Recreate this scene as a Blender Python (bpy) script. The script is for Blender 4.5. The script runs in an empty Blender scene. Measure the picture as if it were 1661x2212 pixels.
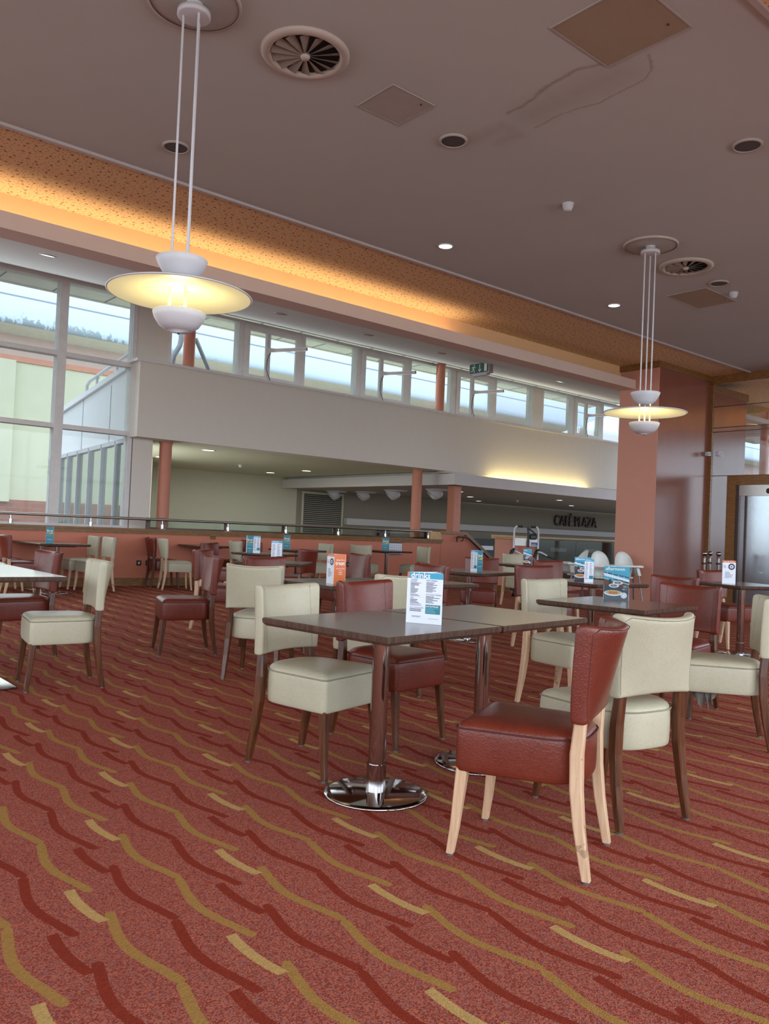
import bpy, math, random
from mathutils import Vector, Matrix
random.seed(7)
PI = math.pi
scene = bpy.context.scene
COL = scene.collection

# ------------------------------------------------------------------ colour
def lin(c):
    c = c / 255.0
    return c / 12.92 if c <= 0.04045 else ((c + 0.055) / 1.055) ** 2.4
def rgb(r, g, b):
    return (lin(r), lin(g), lin(b), 1.0)

# ------------------------------------------------------------------ node helper
class N:
    """tiny expression helper on a shader node tree"""
    def __init__(s, name):
        s.m = bpy.data.materials.new(name); s.m.use_nodes = True
        s.t = s.m.node_tree; s.t.nodes.clear()
        s.out = s.t.nodes.new('ShaderNodeOutputMaterial')
    def node(s, typ, ins=None, **props):
        n = s.t.nodes.new(typ)
        for k, v in props.items(): setattr(n, k, v)
        for k, v in (ins or {}).items(): s.put(n.inputs[k], v)
        return n
    def put(s, sock, v):
        if isinstance(v, bpy.types.NodeSocket): s.t.links.new(v, sock)
        else: sock.default_value = v
    def ma(s, op, a, b=0.0, c=0.0):
        n = s.t.nodes.new('ShaderNodeMath'); n.operation = op
        s.put(n.inputs[0], a); s.put(n.inputs[1], b); s.put(n.inputs[2], c)
        return n.outputs[0]
    def mix(s, fac, a, b):
        n = s.t.nodes.new('ShaderNodeMix'); n.data_type = 'RGBA'
        s.put(n.inputs[0], fac); s.put(n.inputs[6], a); s.put(n.inputs[7], b)
        return n.outputs[2]
    def pos(s):
        n = s.t.nodes.new('ShaderNodeNewGeometry')
        return n.outputs['Position']
    def objco(s):
        return s.t.nodes.new('ShaderNodeTexCoord').outputs['Object']
    def sep(s, v):
        n = s.t.nodes.new('ShaderNodeSeparateXYZ'); s.put(n.inputs[0], v); return n.outputs
    def noise(s, scale, detail=2.0, rough=0.5, vec=None):
        n = s.node('ShaderNodeTexNoise', {'Scale': scale, 'Detail': detail, 'Roughness': rough})
        if vec is not None: s.put(n.inputs['Vector'], vec)
        return n.outputs[0]
    def mapping(s, vec, scale):
        n = s.node('ShaderNodeMapping', {'Scale': scale}); s.put(n.inputs[0], vec); return n.outputs[0]
    def ramp(s, fac, stops):
        n = s.t.nodes.new('ShaderNodeValToRGB'); s.put(n.inputs[0], fac)
        e = n.color_ramp.elements
        while len(e) < len(stops): e.new(0.5)
        for el, (p, c) in zip(e, stops): el.position = p; el.color = c
        return n.outputs[0]
    def bsdf(s, color, rough=0.6, metal=0.0, spec=0.5, bump=None, bstr=0.2, bdist=0.01, coat=0.0, emit=None, estr=0.0):
        b = s.t.nodes.new('ShaderNodeBsdfPrincipled')
        s.put(b.inputs['Base Color'], color); s.put(b.inputs['Roughness'], rough); s.put(b.inputs['Metallic'], metal)
        s.put(b.inputs['Specular IOR Level'], spec)
        if coat: s.put(b.inputs['Coat Weight'], coat); s.put(b.inputs['Coat Roughness'], 0.08)
        if emit is not None: s.put(b.inputs['Emission Color'], emit); s.put(b.inputs['Emission Strength'], estr)
        if bump is not None:
            n = s.node('ShaderNodeBump', {'Strength': bstr, 'Distance': bdist}); s.put(n.inputs['Height'], bump)
            s.t.links.new(n.outputs[0], b.inputs['Normal'])
        s.t.links.new(b.outputs[0], s.out.inputs[0])
        return b

def plain(name, c, rough=0.6, metal=0.0, spec=0.5, var=0.06, scale=6.0, bstr=0.0, bscale=200.0):
    n = N(name)
    f = n.noise(scale, 3.0, 0.6, n.pos())
    dark = tuple(x * (1 - var * 2) for x in c[:3]) + (1,)
    lite = tuple(min(1, x * (1 + var * 2)) for x in c[:3]) + (1,)
    col = n.mix(f, dark, lite)
    bump = n.noise(bscale, 2.0, 0.5, n.pos()) if bstr else None
    n.bsdf(col, rough, metal, spec, bump, bstr, 0.002)
    return n.m

def glow(name, c, strength):
    n = N(name)
    f = n.noise(40.0, 1.0, 0.5, n.pos())
    col = n.mix(n.ma('MULTIPLY', f, 0.1), c, (1, 1, 1, 1))
    e = n.node('ShaderNodeEmission', {'Color': col, 'Strength': strength})
    n.t.links.new(e.outputs[0], n.out.inputs[0]); return n.m

def leather(name, c1, c2, c3, rough):
    n = N(name); p = n.objco()
    big = n.noise(5.0, 4.0, 0.65, p)
    fine = n.noise(70.0, 3.0, 0.6, p)
    v = n.node('ShaderNodeTexVoronoi', {'Scale': 95.0}, feature='DISTANCE_TO_EDGE')
    n.put(v.inputs['Vector'], p)
    col = n.mix(big, c1, c2)
    col = n.mix(n.ma('MULTIPLY', n.ma('GREATER_THAN', fine, 0.58), 0.16), col, c3)
    h = n.ma('ADD', n.ma('MULTIPLY', v.outputs['Distance'], 0.8), n.ma('MULTIPLY', fine, 0.8))
    r = n.ma('ADD', n.ma('MULTIPLY', big, 0.2), rough - 0.1)
    n.bsdf(col, r, 0, 0.5, h, 0.25, 0.004)
    return n.m

def wood(name, c1, c2, rough, sc=(40, 40, 3), worn=None):
    n = N(name); p = n.mapping(n.objco(), sc)
    f = n.noise(1.6, 5.0, 0.62, p)
    col = n.ramp(f, [(0.3, c1), (0.7, c2)])
    if worn:
        w = n.noise(7.0, 4.0, 0.7, n.objco())
        col = n.mix(n.ma('MULTIPLY', n.ma('GREATER_THAN', w, 0.64), 0.5), col, worn)
    n.bsdf(col, rough, 0, 0.45, f, 0.12, 0.002)
    return n.m

def glass(name, tint=(0.95, 0.98, 0.98, 1), extra=0.006):
    n = N(name)
    tr = n.node('ShaderNodeBsdfTransparent', {'Color': tint})
    gl = n.node('ShaderNodeBsdfGlossy', {'Color': (1, 1, 1, 1), 'Roughness': 0.02})
    fr = n.node('ShaderNodeFresnel', {'IOR': 1.35})
    smudge = n.noise(3.0, 3.0, 0.6, n.pos())
    f = n.ma('ADD', n.ma('MULTIPLY', fr.outputs[0], 0.45), n.ma('MULTIPLY', smudge, extra))
    mx = n.t.nodes.new('ShaderNodeMixShader')
    n.put(mx.inputs[0], f); n.t.links.new(tr.outputs[0], mx.inputs[1]); n.t.links.new(gl.outputs[0], mx.inputs[2])
    n.t.links.new(mx.outputs[0], n.out.inputs[0])
    return n.m

M = {}
M['white'] = plain('white_paint_metal', rgb(205, 205, 210), 0.45)
M['frame'] = plain('window_frame_paint', rgb(222, 218, 216), 0.45)
M['bulk'] = plain('taupe_wall_paint', rgb(222, 214, 204), 0.8, var=0.02, bstr=0.05)
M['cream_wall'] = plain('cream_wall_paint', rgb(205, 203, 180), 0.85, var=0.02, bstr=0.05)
M['olive_wall'] = plain('shaded_wall_paint', rgb(150, 142, 128), 0.85, var=0.03)  # cream paint darkened, the shade under the canopy put into its colour
M['orange'] = plain('terracotta_paint', rgb(206, 126, 100), 0.6, var=0.03, bstr=0.05)
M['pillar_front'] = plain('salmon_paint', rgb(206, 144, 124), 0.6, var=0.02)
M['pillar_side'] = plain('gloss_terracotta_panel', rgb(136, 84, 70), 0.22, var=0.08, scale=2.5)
M['column'] = plain('column_terracotta', rgb(196, 128, 104), 0.55, var=0.03)
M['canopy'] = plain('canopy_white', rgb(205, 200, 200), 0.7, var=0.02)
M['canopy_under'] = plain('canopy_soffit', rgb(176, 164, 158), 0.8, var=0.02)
M['lip'] = plain('cove_lip_paint', rgb(220, 200, 188), 0.8, var=0.02)
M['cove_back'] = plain('cove_back_paint', rgb(232, 188, 140), 0.8, var=0.02)
M['lowceil'] = plain('rear_ceiling_paint', rgb(200, 199, 197), 0.85, var=0.02)
M['ltrim'] = plain('pale_metal_trim', rgb(190, 180, 178), 0.5)
M['chrome'] = plain('polished_chrome', rgb(176, 172, 172), 0.08, 1.0, var=0.03)
M['steel'] = plain('brushed_steel', rgb(170, 165, 160), 0.28, 1.0, var=0.06)
M['dark_metal'] = plain('bronze_metal', rgb(84, 70, 64), 0.35, 0.7)
M['grey_metal'] = plain('grey_leg_metal', rgb(120, 120, 124), 0.35, 0.6)
M['black'] = plain('black_plastic', rgb(24, 23, 25), 0.45)
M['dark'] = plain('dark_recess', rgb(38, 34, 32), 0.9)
M['grille'] = plain('speaker_mesh', rgb(86, 82, 82), 0.7)
M['panel'] = plain('access_panel_paint', rgb(178, 170, 164), 0.7, var=0.04)
M['panel_tan'] = plain('access_panel_tan', rgb(166, 149, 127), 0.7, var=0.04)
M['vent'] = plain('vent_paint', rgb(190, 178, 168), 0.5)
M['vent_dust'] = plain('vent_blade_dusty', rgb(150, 142, 132), 0.6, var=0.15, scale=20)
M['hc_white'] = plain('white_moulded_plastic', rgb(226, 228, 224), 0.35)
M['oak'] = wood('oak_trim', rgb(112, 74, 36), rgb(150, 106, 58), 0.4, (6, 6, 30))
M['oak_pale'] = wood('pale_oak', rgb(180, 142, 92), rgb(212, 178, 128), 0.5, (30, 30, 4))
M['wood_dark'] = wood('dark_stained_beech', rgb(60, 31, 17), rgb(106, 62, 36), 0.3)
M['wood_light'] = wood('bare_beech', rgb(188, 150, 118), rgb(214, 182, 150), 0.5, worn=rgb(120, 88, 66))
M['top'] = wood('walnut_laminate', rgb(72, 56, 48), rgb(108, 88, 78), 0.17, (3, 30, 30))
M['edge'] = wood('walnut_edge', rgb(68, 52, 44), rgb(94, 76, 66), 0.25, (40, 40, 3))
M['red'] = leather('oxblood_leather', rgb(84, 29, 19), rgb(122, 48, 30), rgb(54, 19, 13), 0.34)
M['cream'] = leather('cream_leather', rgb(172, 166, 142), rgb(190, 185, 162), rgb(158, 148, 122), 0.38)
M['seam_red'] = plain('red_thread', rgb(76, 26, 20), 0.7)
M['seam_cream'] = plain('cream_thread', rgb(150, 138, 112), 0.7)
M['rag'] = plain('torn_lining_cloth', rgb(104, 98, 92), 0.95)
M['teal'] = plain('teal_print', rgb(30, 122, 140), 0.35, var=0.03)
M['sky_print'] = plain('blue_print', rgb(52, 160, 196), 0.35, var=0.03)
M['orange_print'] = plain('orange_print', rgb(214, 110, 52), 0.35, var=0.03)
M['paper'] = plain('white_card', rgb(228, 234, 246), 0.3, var=0.01)
M['ink'] = plain('dark_ink', rgb(52, 58, 76), 0.5)
M['greyink'] = plain('grey_ink', rgb(128, 134, 150), 0.5)
M['white_ink'] = plain('white_ink', rgb(246, 246, 246), 0.5)
M['yellow_ink'] = plain('yellow_ink', rgb(224, 208, 96), 0.5)
M['tealpale_ink'] = plain('pale_teal_ink', rgb(124, 190, 200), 0.5)
M['navy_print'] = plain('navy_print', rgb(40, 44, 70), 0.4)
M['food_red'] = plain('red_food_print', rgb(206, 112, 84), 0.5)
M['food_green'] = plain('green_food_print', rgb(196, 180, 92), 0.5)
M['exit_green'] = plain('exit_green', rgb(8, 92, 70), 0.4)
M['brass'] = plain('brass_plate', rgb(110, 84, 46), 0.35, 0.7)
M['sign_letters'] = plain('maroon_letters', rgb(58, 26, 22), 0.5)
M['blue_label'] = plain('blue_label', rgb(44, 66, 140), 0.5)
M['render_wall'] = plain('pale_render', rgb(212, 212, 186), 0.9, var=0.05, scale=1.2, bstr=0.1)
M['pink_band'] = plain('concrete_band', rgb(204, 178, 168), 0.9, var=0.07, scale=2)
M['salmon_band'] = plain('salmon_band', rgb(210, 150, 130), 0.9)
M['white_clad'] = plain('white_cladding', rgb(246, 248, 250), 0.6, var=0.02)
M['soffit_out'] = plain('eaves_soffit', rgb(236, 236, 226), 0.8)
M['light_white'] = glow('downlight_glow', (0.93, 1.0, 0.95, 1), 7.0)
M['light_warm'] = glow('warm_downlight_glow', (1.0, 0.93, 0.72, 1), 5.0)
M['glass'] = glass('window_glass')
M['rail_glass'] = glass('balustrade_glass', (0.86, 0.93, 0.9, 1), 0.01)
M['part_glass'] = glass('partition_glass', (0.88, 0.9, 0.91, 1), 0.05)
M['barrier_glass'] = glass('barrier_glass', (0.42, 0.43, 0.4, 1), 0.002)

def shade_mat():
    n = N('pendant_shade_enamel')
    n.bsdf(n.mix(n.noise(5.0, 2, 0.5, n.pos()), rgb(226, 214, 160), rgb(232, 222, 172)), 0.4, emit=(0.8, 0.71, 0.40, 1), estr=0.46)  # emission puts the bulb's light into the disc underside and lower rods
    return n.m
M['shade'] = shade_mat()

STAINS = ([(4.53, 3.26), (4.47, 3.46), (4.48, 3.73), (4.55, 3.91), (4.57, 4.16)], [(4.65, 3.02), (4.82, 3.09), (4.89, 3.21), (4.91, 3.46), (4.93, 3.58), (4.86, 3.9), (4.89, 4.16)], [(4.69, 4.61), (4.69, 4.33), (4.88, 4.34), (4.86, 4.5)], [(4.7, 3.3), (4.7, 4.0)])
def ceiling_mat():
    n = N('ceiling_paint'); p = n.pos()
    base = n.mix(n.noise(1.2, 3, 0.6, p), rgb(192, 193, 191), rgb(200, 201, 198))
    xyz = n.sep(p); x, y = xyz[0], xyz[1]
    # water stains between the large access panel and the speaker
    wx = n.ma('ADD', x, n.ma('MULTIPLY', n.ma('SUBTRACT', n.noise(7, 4, 0.7, p), 0.5), 0.07))
    wy = n.ma('ADD', y, n.ma('MULTIPLY', n.ma('SUBTRACT', n.noise(8.3, 4, 0.7, p), 0.5), 0.07))
    def seg(a, c):
        (ax, ay), (bx, by) = a, c; dx, dy = bx-ax, by-ay; L2 = dx*dx+dy*dy
        px, py = n.ma('SUBTRACT', wx, ax), n.ma('SUBTRACT', wy, ay)
        h = n.ma('DIVIDE', n.ma('ADD', n.ma('MULTIPLY', px, dx), n.ma('MULTIPLY', py, dy)), L2)
        h = n.ma('MINIMUM', n.ma('MAXIMUM', h, 0.0), 1.0)
        ex, ey = n.ma('SUBTRACT', px, n.ma('MULTIPLY', h, dx)), n.ma('SUBTRACT', py, n.ma('MULTIPLY', h, dy))
        return n.ma('SQRT', n.ma('ADD', n.ma('MULTIPLY', ex, ex), n.ma('MULTIPLY', ey, ey)))
    def run(pts, w, tone):
        d = None
        for a, c in zip(pts[:-1], pts[1:]):
            q = seg(a, c); d = q if d is None else n.ma('MINIMUM', d, q)
        return n.ma('MULTIPLY', n.ma('MAXIMUM', n.ma('SUBTRACT', 1.0, n.ma('DIVIDE', d, w)), 0.0), tone)
    A_, B_, C_, D_ = STAINS
    s = n.ma('MAXIMUM', run(A_, 0.03, 0.55), run(B_, 0.016, 0.5))
    s = n.ma('MAXIMUM', s, run(C_, 0.12, 0.2)); s = n.ma('MAXIMUM', s, run(D_, 0.28, 0.22))
    s = n.ma('MULTIPLY', s, n.ma('ADD', 0.45, n.ma('MULTIPLY', n.noise(11, 3, 0.6, p), 0.9)))
    col = n.mix(s, base, rgb(128, 84, 54))
    n.bsdf(col, 0.9, 0, 0.2, n.noise(260, 2, 0.5, p), 0.08, 0.002)
    return n.m
M['ceiling'] = ceiling_mat()

def perf_mat():
    n = N('perforated_ceiling_board'); p = n.pos()
    v1 = n.node('ShaderNodeTexVoronoi', {'Scale': 20.0, 'Randomness': 0.75}, voronoi_dimensions='2D'); n.put(v1.inputs['Vector'], p)
    v2 = n.node('ShaderNodeTexVoronoi', {'Scale': 9.0, 'Randomness': 0.7}, voronoi_dimensions='2D'); n.put(v2.inputs['Vector'], p)
    h = n.ma('MAXIMUM', n.ma('LESS_THAN', v1.outputs['Distance'], 0.13), n.ma('LESS_THAN', v2.outputs['Distance'], 0.115))
    col = n.mix(h, rgb(236, 204, 160), rgb(160, 116, 76))
    n.bsdf(col, 0.85, 0, 0.2); return n.m
M['perf'] = perf_mat()

def brick_mat():
    n = N('brick_dado'); xyz = n.sep(n.pos())
    cmb = n.node('ShaderNodeCombineXYZ', {0: xyz[0], 1: xyz[2], 2: 0.0})
    b = n.node('ShaderNodeTexBrick', {'Color1': rgb(150, 92, 76), 'Color2': rgb(168, 106, 88), 'Mortar': rgb(150, 122, 108), 'Scale': 1.0,
               'Mortar Size': 0.012, 'Brick Width': 0.45, 'Row Height': 0.15})
    n.put(b.inputs['Vector'], cmb.outputs[0]); n.bsdf(b.outputs[0], 0.9); return n.m
M['brick'] = brick_mat()

def roof_mat():
    n = N('white_roof_sheeting'); p = n.pos(); xyz = n.sep(p)
    z = xyz[2]
    st = n.noise(1.0, 5, 0.7, n.mapping(p, (6, 6, 1.2)))
    low = n.ma('SUBTRACT', n.ma('SUBTRACT', 1.0, n.ma('DIVIDE', n.ma('SUBTRACT', z, 6.3), 0.42)), n.ma('MULTIPLY', n.ma('MAXIMUM', n.ma('SUBTRACT', xyz[0], 8.0), 0.0), 0.16))
    low = n.ma('MULTIPLY', n.ma('MAXIMUM', low, 0.0), n.ma('GREATER_THAN', n.ma('ADD', st, n.ma('MULTIPLY', low, 0.25)), 0.66))
    col = n.mix(n.ma('MINIMUM', n.ma('MULTIPLY', low, 0.9), 0.55), rgb(190, 203, 216), rgb(88, 96, 84))
    seam = n.ma('LESS_THAN', n.ma('ABSOLUTE', n.ma('SUBTRACT', z, 7.2)), 0.035)
    col = n.mix(seam, col, rgb(112, 126, 140))
    n.bsdf(col, 0.6); return n.m
M['roof'] = roof_mat()

def carpet_mat():
    n = N('wave_carpet'); p = n.pos(); xyz = n.sep(p)
    jag = n.noise(260.0, 1.0, 0.5, p)
    x = n.ma('ADD', xyz[0], n.ma('MULTIPLY', n.ma('SUBTRACT', jag, 0.5), 0.008)); y = xyz[1]
    P, S, D = 1.082, 0.2655, 0.5555
    def row(u0, v0):
        q = n.ma('DIVIDE', n.ma('SUBTRACT', x, u0), S)
        k = n.ma('FLOOR', n.ma('ADD', q, 0.5))
        du = n.ma('MULTIPLY', n.ma('SUBTRACT', q, k), S)
        t0 = n.ma('SUBTRACT', n.ma('ADD', v0, n.ma('MULTIPLY', k, D)), y)
        t = n.ma('FLOORED_MODULO', t0, P)
        a = n.ma('FLOORED_MODULO', t, 0.461)
        w = n.ma('COSINE', n.ma('MULTIPLY', n.ma('SUBTRACT', a, 0.215), 2*PI/0.461))
        q2 = n.ma('DIVIDE', n.ma('SUBTRACT', a, 0.215), 0.25)
        c = n.ma('ADD', -0.0115, n.ma('ADD', n.ma('MULTIPLY', w, -0.0115), n.ma('MULTIPLY', n.ma('MULTIPLY', q2, q2), 0.021)))
        ed = n.ma('MINIMUM', a, n.ma('SUBTRACT', 0.461, a))
        hw = n.ma('MULTIPLY', 0.0158, n.ma('MINIMUM', 1.0, n.ma('ADD', 0.5, n.ma('DIVIDE', ed, 0.025))))
        ml = n.ma('MULTIPLY', n.ma('LESS_THAN', t, 0.922), n.ma('LESS_THAN', n.ma('ABSOLUTE', n.ma('SUBTRACT', du, c)), hw))
        td = n.ma('FLOORED_MODULO', n.ma('ADD', t0, 0.205), P)
        w = n.ma('DIVIDE', n.ma('SUBTRACT', td, 0.1), 0.13)
        c = n.ma('ADD', -0.037, n.ma('MULTIPLY', n.ma('MULTIPLY', w, w), 0.014))
        md = n.ma('MULTIPLY', n.ma('LESS_THAN', td, 0.252), n.ma('LESS_THAN', n.ma('ABSOLUTE', n.ma('SUBTRACT', du, c)), 0.0165))
        return ml, md
    gl, gd = row(1.235, 2.894)
    rl, rd = row(1.104, 2.648)
    v = n.node('ShaderNodeTexVoronoi', {'Scale': 270.0}, voronoi_dimensions='2D'); n.put(v.inputs['Vector'], p)
    r = n.sep(v.outputs['Color'])[0]
    base = n.ramp(r, [(0.0, rgb(132, 58, 47)), (0.28, rgb(182, 103, 78)), (0.5, rgb(168, 94, 84)), (0.72, rgb(146, 72, 60)), (0.9, rgb(134, 106, 104))])
    base.node.color_ramp.interpolation = 'CONSTANT'
    wear = n.noise(1.6, 4, 0.6, p)
    base = n.mix(n.ma('MULTIPLY', wear, 0.3), base, rgb(122, 66, 56))
    tuft = n.ma('ADD', 0.82, n.ma('MULTIPLY', r, 0.3))
    def pile(c):
        m = n.node('ShaderNodeMix', data_type='RGBA', blend_type='MULTIPLY')
        n.put(m.inputs[0], 1.0); n.put(m.inputs[6], c)
        g = n.node('ShaderNodeCombineXYZ', {0: tuft, 1: tuft, 2: tuft}); n.put(m.inputs[7], g.outputs[0]); return m.outputs[2]
    dr = pile(rgb(132, 49, 33))
    col = n.mix(n.ma('MAXIMUM', rl, rd), base, dr)
    col = n.mix(gl, col, pile(rgb(160, 121, 66)))
    col = n.mix(gd, col, pile(rgb(184, 150, 94)))
    n.bsdf(col, 0.95, 0, 0.1, v.outputs['Distance'], 0.5, 0.004)
    return n.m
M['carpet'] = carpet_mat()

def wing_glass_mat():
    n = N('wing_reflective_glass')
    f = n.noise(1.5, 2, 0.5, n.pos())
    n.bsdf(n.mix(f, rgb(190, 198, 186), rgb(206, 212, 200)), 0.04, 0.85); return n.m
M['wing_glass'] = wing_glass_mat()
def door_glass_mat():
    n = N('door_leaf_sheen'); n.bsdf(n.mix(n.noise(2, 2, 0.5, n.pos()), rgb(170, 178, 186), rgb(186, 194, 202)), 0.18, 0.9); return n.m
M['door_leaf'] = door_glass_mat()

# ------------------------------------------------------------------ mesh builder
class MB:
    def __init__(s): s.v = []; s.f = []; s.mi = []; s.sm = []; s.mats = []
    def m(s, mat):
        if mat not in s.mats: s.mats.append(mat)
        return s.mats.index(mat)
    def add(s, vs, fs, mat=None, smooth=False):
        b = len(s.v); s.v += [tuple(p) for p in vs]
        i = s.m(mat) if mat else 0
        for f in fs: s.f.append(tuple(b + k for k in f)); s.mi.append(i); s.sm.append(smooth)
        return s
    def box(s, lo, hi, mat=None, bevel=0.0, T=None):
        (x0, y0, z0), (x1, y1, z1) = lo, hi
        if bevel <= 0:
            vs = [(x0,y0,z0),(x1,y0,z0),(x1,y1,z0),(x0,y1,z0),(x0,y0,z1),(x1,y0,z1),(x1,y1,z1),(x0,y1,z1)]
            fs = [(0,3,2,1),(4,5,6,7),(0,1,5,4),(1,2,6,5),(2,3,7,6),(3,0,4,7)]
        else:
            b = min(bevel, (x1-x0)/2.01, (y1-y0)/2.01, (z1-z0)/2.01)
            def ring(z, i):
                return [(x0+i,y0+b,z),(x0+b,y0+i,z),(x1-b,y0+i,z),(x1-i,y0+b,z),(x1-i,y1-b,z),(x1-b,y1-i,z),(x0+b,y1-i,z),(x0+i,y1-b,z)]
            def inner(z): return [(x0+b,y0+b+b*.4,z),(x0+b*1.4,y0+b,z),(x1-b*1.4,y0+b,z),(x1-b,y0+b*1.4,z),(x1-b,y1-b*1.4,z),(x1-b*1.4,y1-b,z),(x0+b*1.4,y1-b,z),(x0+b,y1-b*1.4,z)]
            vs = inner(z0) + ring(z0+b, 0) + ring(z1-b, 0) + inner(z1)
            fs = [tuple(range(7,-1,-1)), tuple(range(24,32))]
            for k in range(3):
                for i in range(8):
                    j = (i+1) % 8; fs.append((k*8+i, k*8+j, k*8+8+j, k*8+8+i))
        if T: vs = [T @ Vector(p) for p in vs]
        return s.add(vs, fs, mat)
    def lathe(s, prof, seg=24, mat=None, center=(0,0), smooth=True, close=False):
        vs, fs = [], []
        n = len(prof)
        for i in range(seg):
            a = 2*PI*i/seg
            for r, z in prof: vs.append((center[0]+r*math.cos(a), center[1]+r*math.sin(a), z))
        for i in range(seg):
            j = (i+1) % seg
            for k in range(n-1 if not close else n):
                l = (k+1) % n
                fs.append((i*n+k, j*n+k, j*n+l, i*n+l))
        return s.add(vs, fs, mat, smooth)
    def cyl(s, c, r, z0, z1, seg=20, mat=None, r1=None):
        r1 = r if r1 is None else r1
        vs, fs = [], []
        for i in range(seg):
            a = 2*PI*i/seg; vs.append((c[0]+r*math.cos(a), c[1]+r*math.sin(a), z0))
        for i in range(seg):
            a = 2*PI*i/seg; vs.append((c[0]+r1*math.cos(a), c[1]+r1*math.sin(a), z1))
        s.add(vs, [tuple(range(seg-1,-1,-1)), tuple(range(seg, 2*seg))], mat)
        return s.add(vs, [(i, (i+1) % seg, seg+(i+1) % seg, seg+i) for i in range(seg)], mat, True)
    def tube(s, pts, r, seg=8, mat=None, closed=False):
        pts = [Vector(p) for p in pts]; n = len(pts); vs, fs = [], []
        prev = None
        for i, p in enumerate(pts):
            if closed: d = pts[(i+1) % n] - pts[i-1]
            else: d = pts[min(i+1, n-1)] - pts[max(i-1, 0)]
            d.normalize()
            up = prev if prev is not None else (Vector((0,0,1)) if abs(d.z) < 0.9 else Vector((1,0,0)))
            a = (up - d*up.dot(d)); a.normalize(); b = d.cross(a); prev = a
            rr = r[i] if isinstance(r, (list, tuple)) else r
            for k in range(seg):
                t = 2*PI*k/seg; vs.append(p + a*(rr*math.cos(t)) + b*(rr*math.sin(t)))
        for i in range(n if closed else n-1):
            j = (i+1) % n
            for k in range(seg):
                l = (k+1) % seg; fs.append((i*seg+k, i*seg+l, j*seg+l, j*seg+k))
        s.add(vs, fs, mat, True)
        if not closed: s.add([vs[k] for k in range(seg)], [tuple(range(seg-1,-1,-1))], mat); s.add(vs[-seg:], [tuple(range(seg))], mat)
        return s
    def loft(s, rings, mat=None, smooth=False):
        n = len(rings[0]); vs = [p for r in rings for p in r]; fs = []
        for k in range(len(rings)-1):
            for i in range(n):
                j = (i+1) % n; fs.append((k*n+i, k*n+j, k*n+n+j, k*n+n+i))
        s.add(vs, fs, mat, smooth)
        s.add(rings[0], [tuple(range(n-1,-1,-1))], mat, smooth); s.add(rings[-1], [tuple(range(n))], mat, smooth)
        return s
    def prism(s, poly, axis, a, b, mat=None):
        def P(u, v, w):
            return {'x': (w, u, v), 'y': (u, w, v), 'z': (u, v, w)}[axis]
        return s.loft([[P(u, v, a) for u, v in poly], [P(u, v, b) for u, v in poly]], mat)
    def text(s, body, size, mat, T, align='LEFT', depth=0.0, bold=0.0):
        vs, fs = text_geo(body, size, align, depth, bold)
        return s.add([T @ Vector(p) for p in vs], fs, mat)
    def quad(s, T, x0, z0, x1, z1, mat, y=0.0):
        return s.add([T @ Vector(p) for p in ((x0,y,z0),(x1,y,z0),(x1,y,z1),(x0,y,z1))], [(0,1,2,3)], mat)
    def disc(s, T, cx, cz, rx, rz, mat, y=0.0, seg=20):
        return s.add([T @ Vector((cx+rx*math.cos(2*PI*i/seg), y, cz+rz*math.sin(2*PI*i/seg))) for i in range(seg)], [tuple(range(seg))], mat)
    def build(s, name, mat=None, parent=None, loc=None, subsurf=0, recalc=True):
        me = bpy.data.meshes.new(name); me.from_pydata(s.v, [], s.f)
        mats = s.mats if s.mats else [mat]
        for m_ in mats: me.materials.append(m_)
        me.polygons.foreach_set('material_index', s.mi); me.polygons.foreach_set('use_smooth', s.sm)
        me.update()
        if recalc:
            import bmesh
            b = bmesh.new(); b.from_mesh(me); bmesh.ops.recalc_face_normals(b, faces=b.faces); b.to_mesh(me); b.free()
        o = bpy.data.objects.new(name, me); COL.objects.link(o)
        if parent is not None: o.parent = parent
        if loc is not None: o.location = loc
        if subsurf:
            md = o.modifiers.new('sub', 'SUBSURF'); md.levels = subsurf; md.render_levels = subsurf
        return o

_tc = {}
def text_geo(body, size, align, depth, bold):
    key = (body, size, align, depth, bold)
    if key not in _tc:
        cu = bpy.data.curves.new('t', 'FONT'); cu.body = body; cu.size = size; cu.align_x = align
        cu.extrude = depth; cu.offset = bold; cu.resolution_u = 2
        o = bpy.data.objects.new('t', cu); COL.objects.link(o)
        dg = bpy.context.evaluated_depsgraph_get(); ev = o.evaluated_get(dg); me = ev.to_mesh()
        vs = [(v.co.x, -v.co.z, v.co.y) for v in me.vertices]; fs = [tuple(p.vertices) for p in me.polygons]
        ev.to_mesh_clear(); bpy.data.objects.remove(o); bpy.data.curves.remove(cu)
        _tc[key] = (vs, fs)
    return _tc[key]

def empty(name, loc=(0,0,0), rz=0.0, label=None, cat=None, group=None):
    o = bpy.data.objects.new(name, None); COL.objects.link(o); o.empty_display_size = 0.1
    o.location = loc; o.rotation_euler = (0, 0, rz)
    return tag(o, label, cat, group)
def tag(o, label=None, cat=None, group=None, kind=None):
    if label: o['label'] = label
    if cat: o['category'] = cat
    if group: o['group'] = group
    if kind: o['kind'] = kind
    return o
def struct(o): o['kind'] = 'structure'; return o
def kids(o): return KID.get(o.name, [])
KID = {}
def index_kids():
    KID.clear()
    for o in COL.objects:
        if o.parent: KID.setdefault(o.parent.name, []).append(o)
def dup(src, loc, rz, label=None, group=None):
    def cp(o, par):
        c = o.copy(); COL.objects.link(c)
        if par is not None: c.parent = par
        for k in list(kids(o)): cp(k, c)
        return c
    r = cp(src, None); r.location = loc; r.rotation_euler = (0, 0, rz)
    if label: r['label'] = label
    if group: r['group'] = group
    return r
I4 = Matrix.Identity(4)
def xf(loc, rz=0.0): return Matrix.Translation(loc) @ Matrix.Rotation(rz, 4, 'Z')

# ================================================================== SETTING
UL, UR = -9.0, 14.7           # left end, glazed partition
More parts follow.
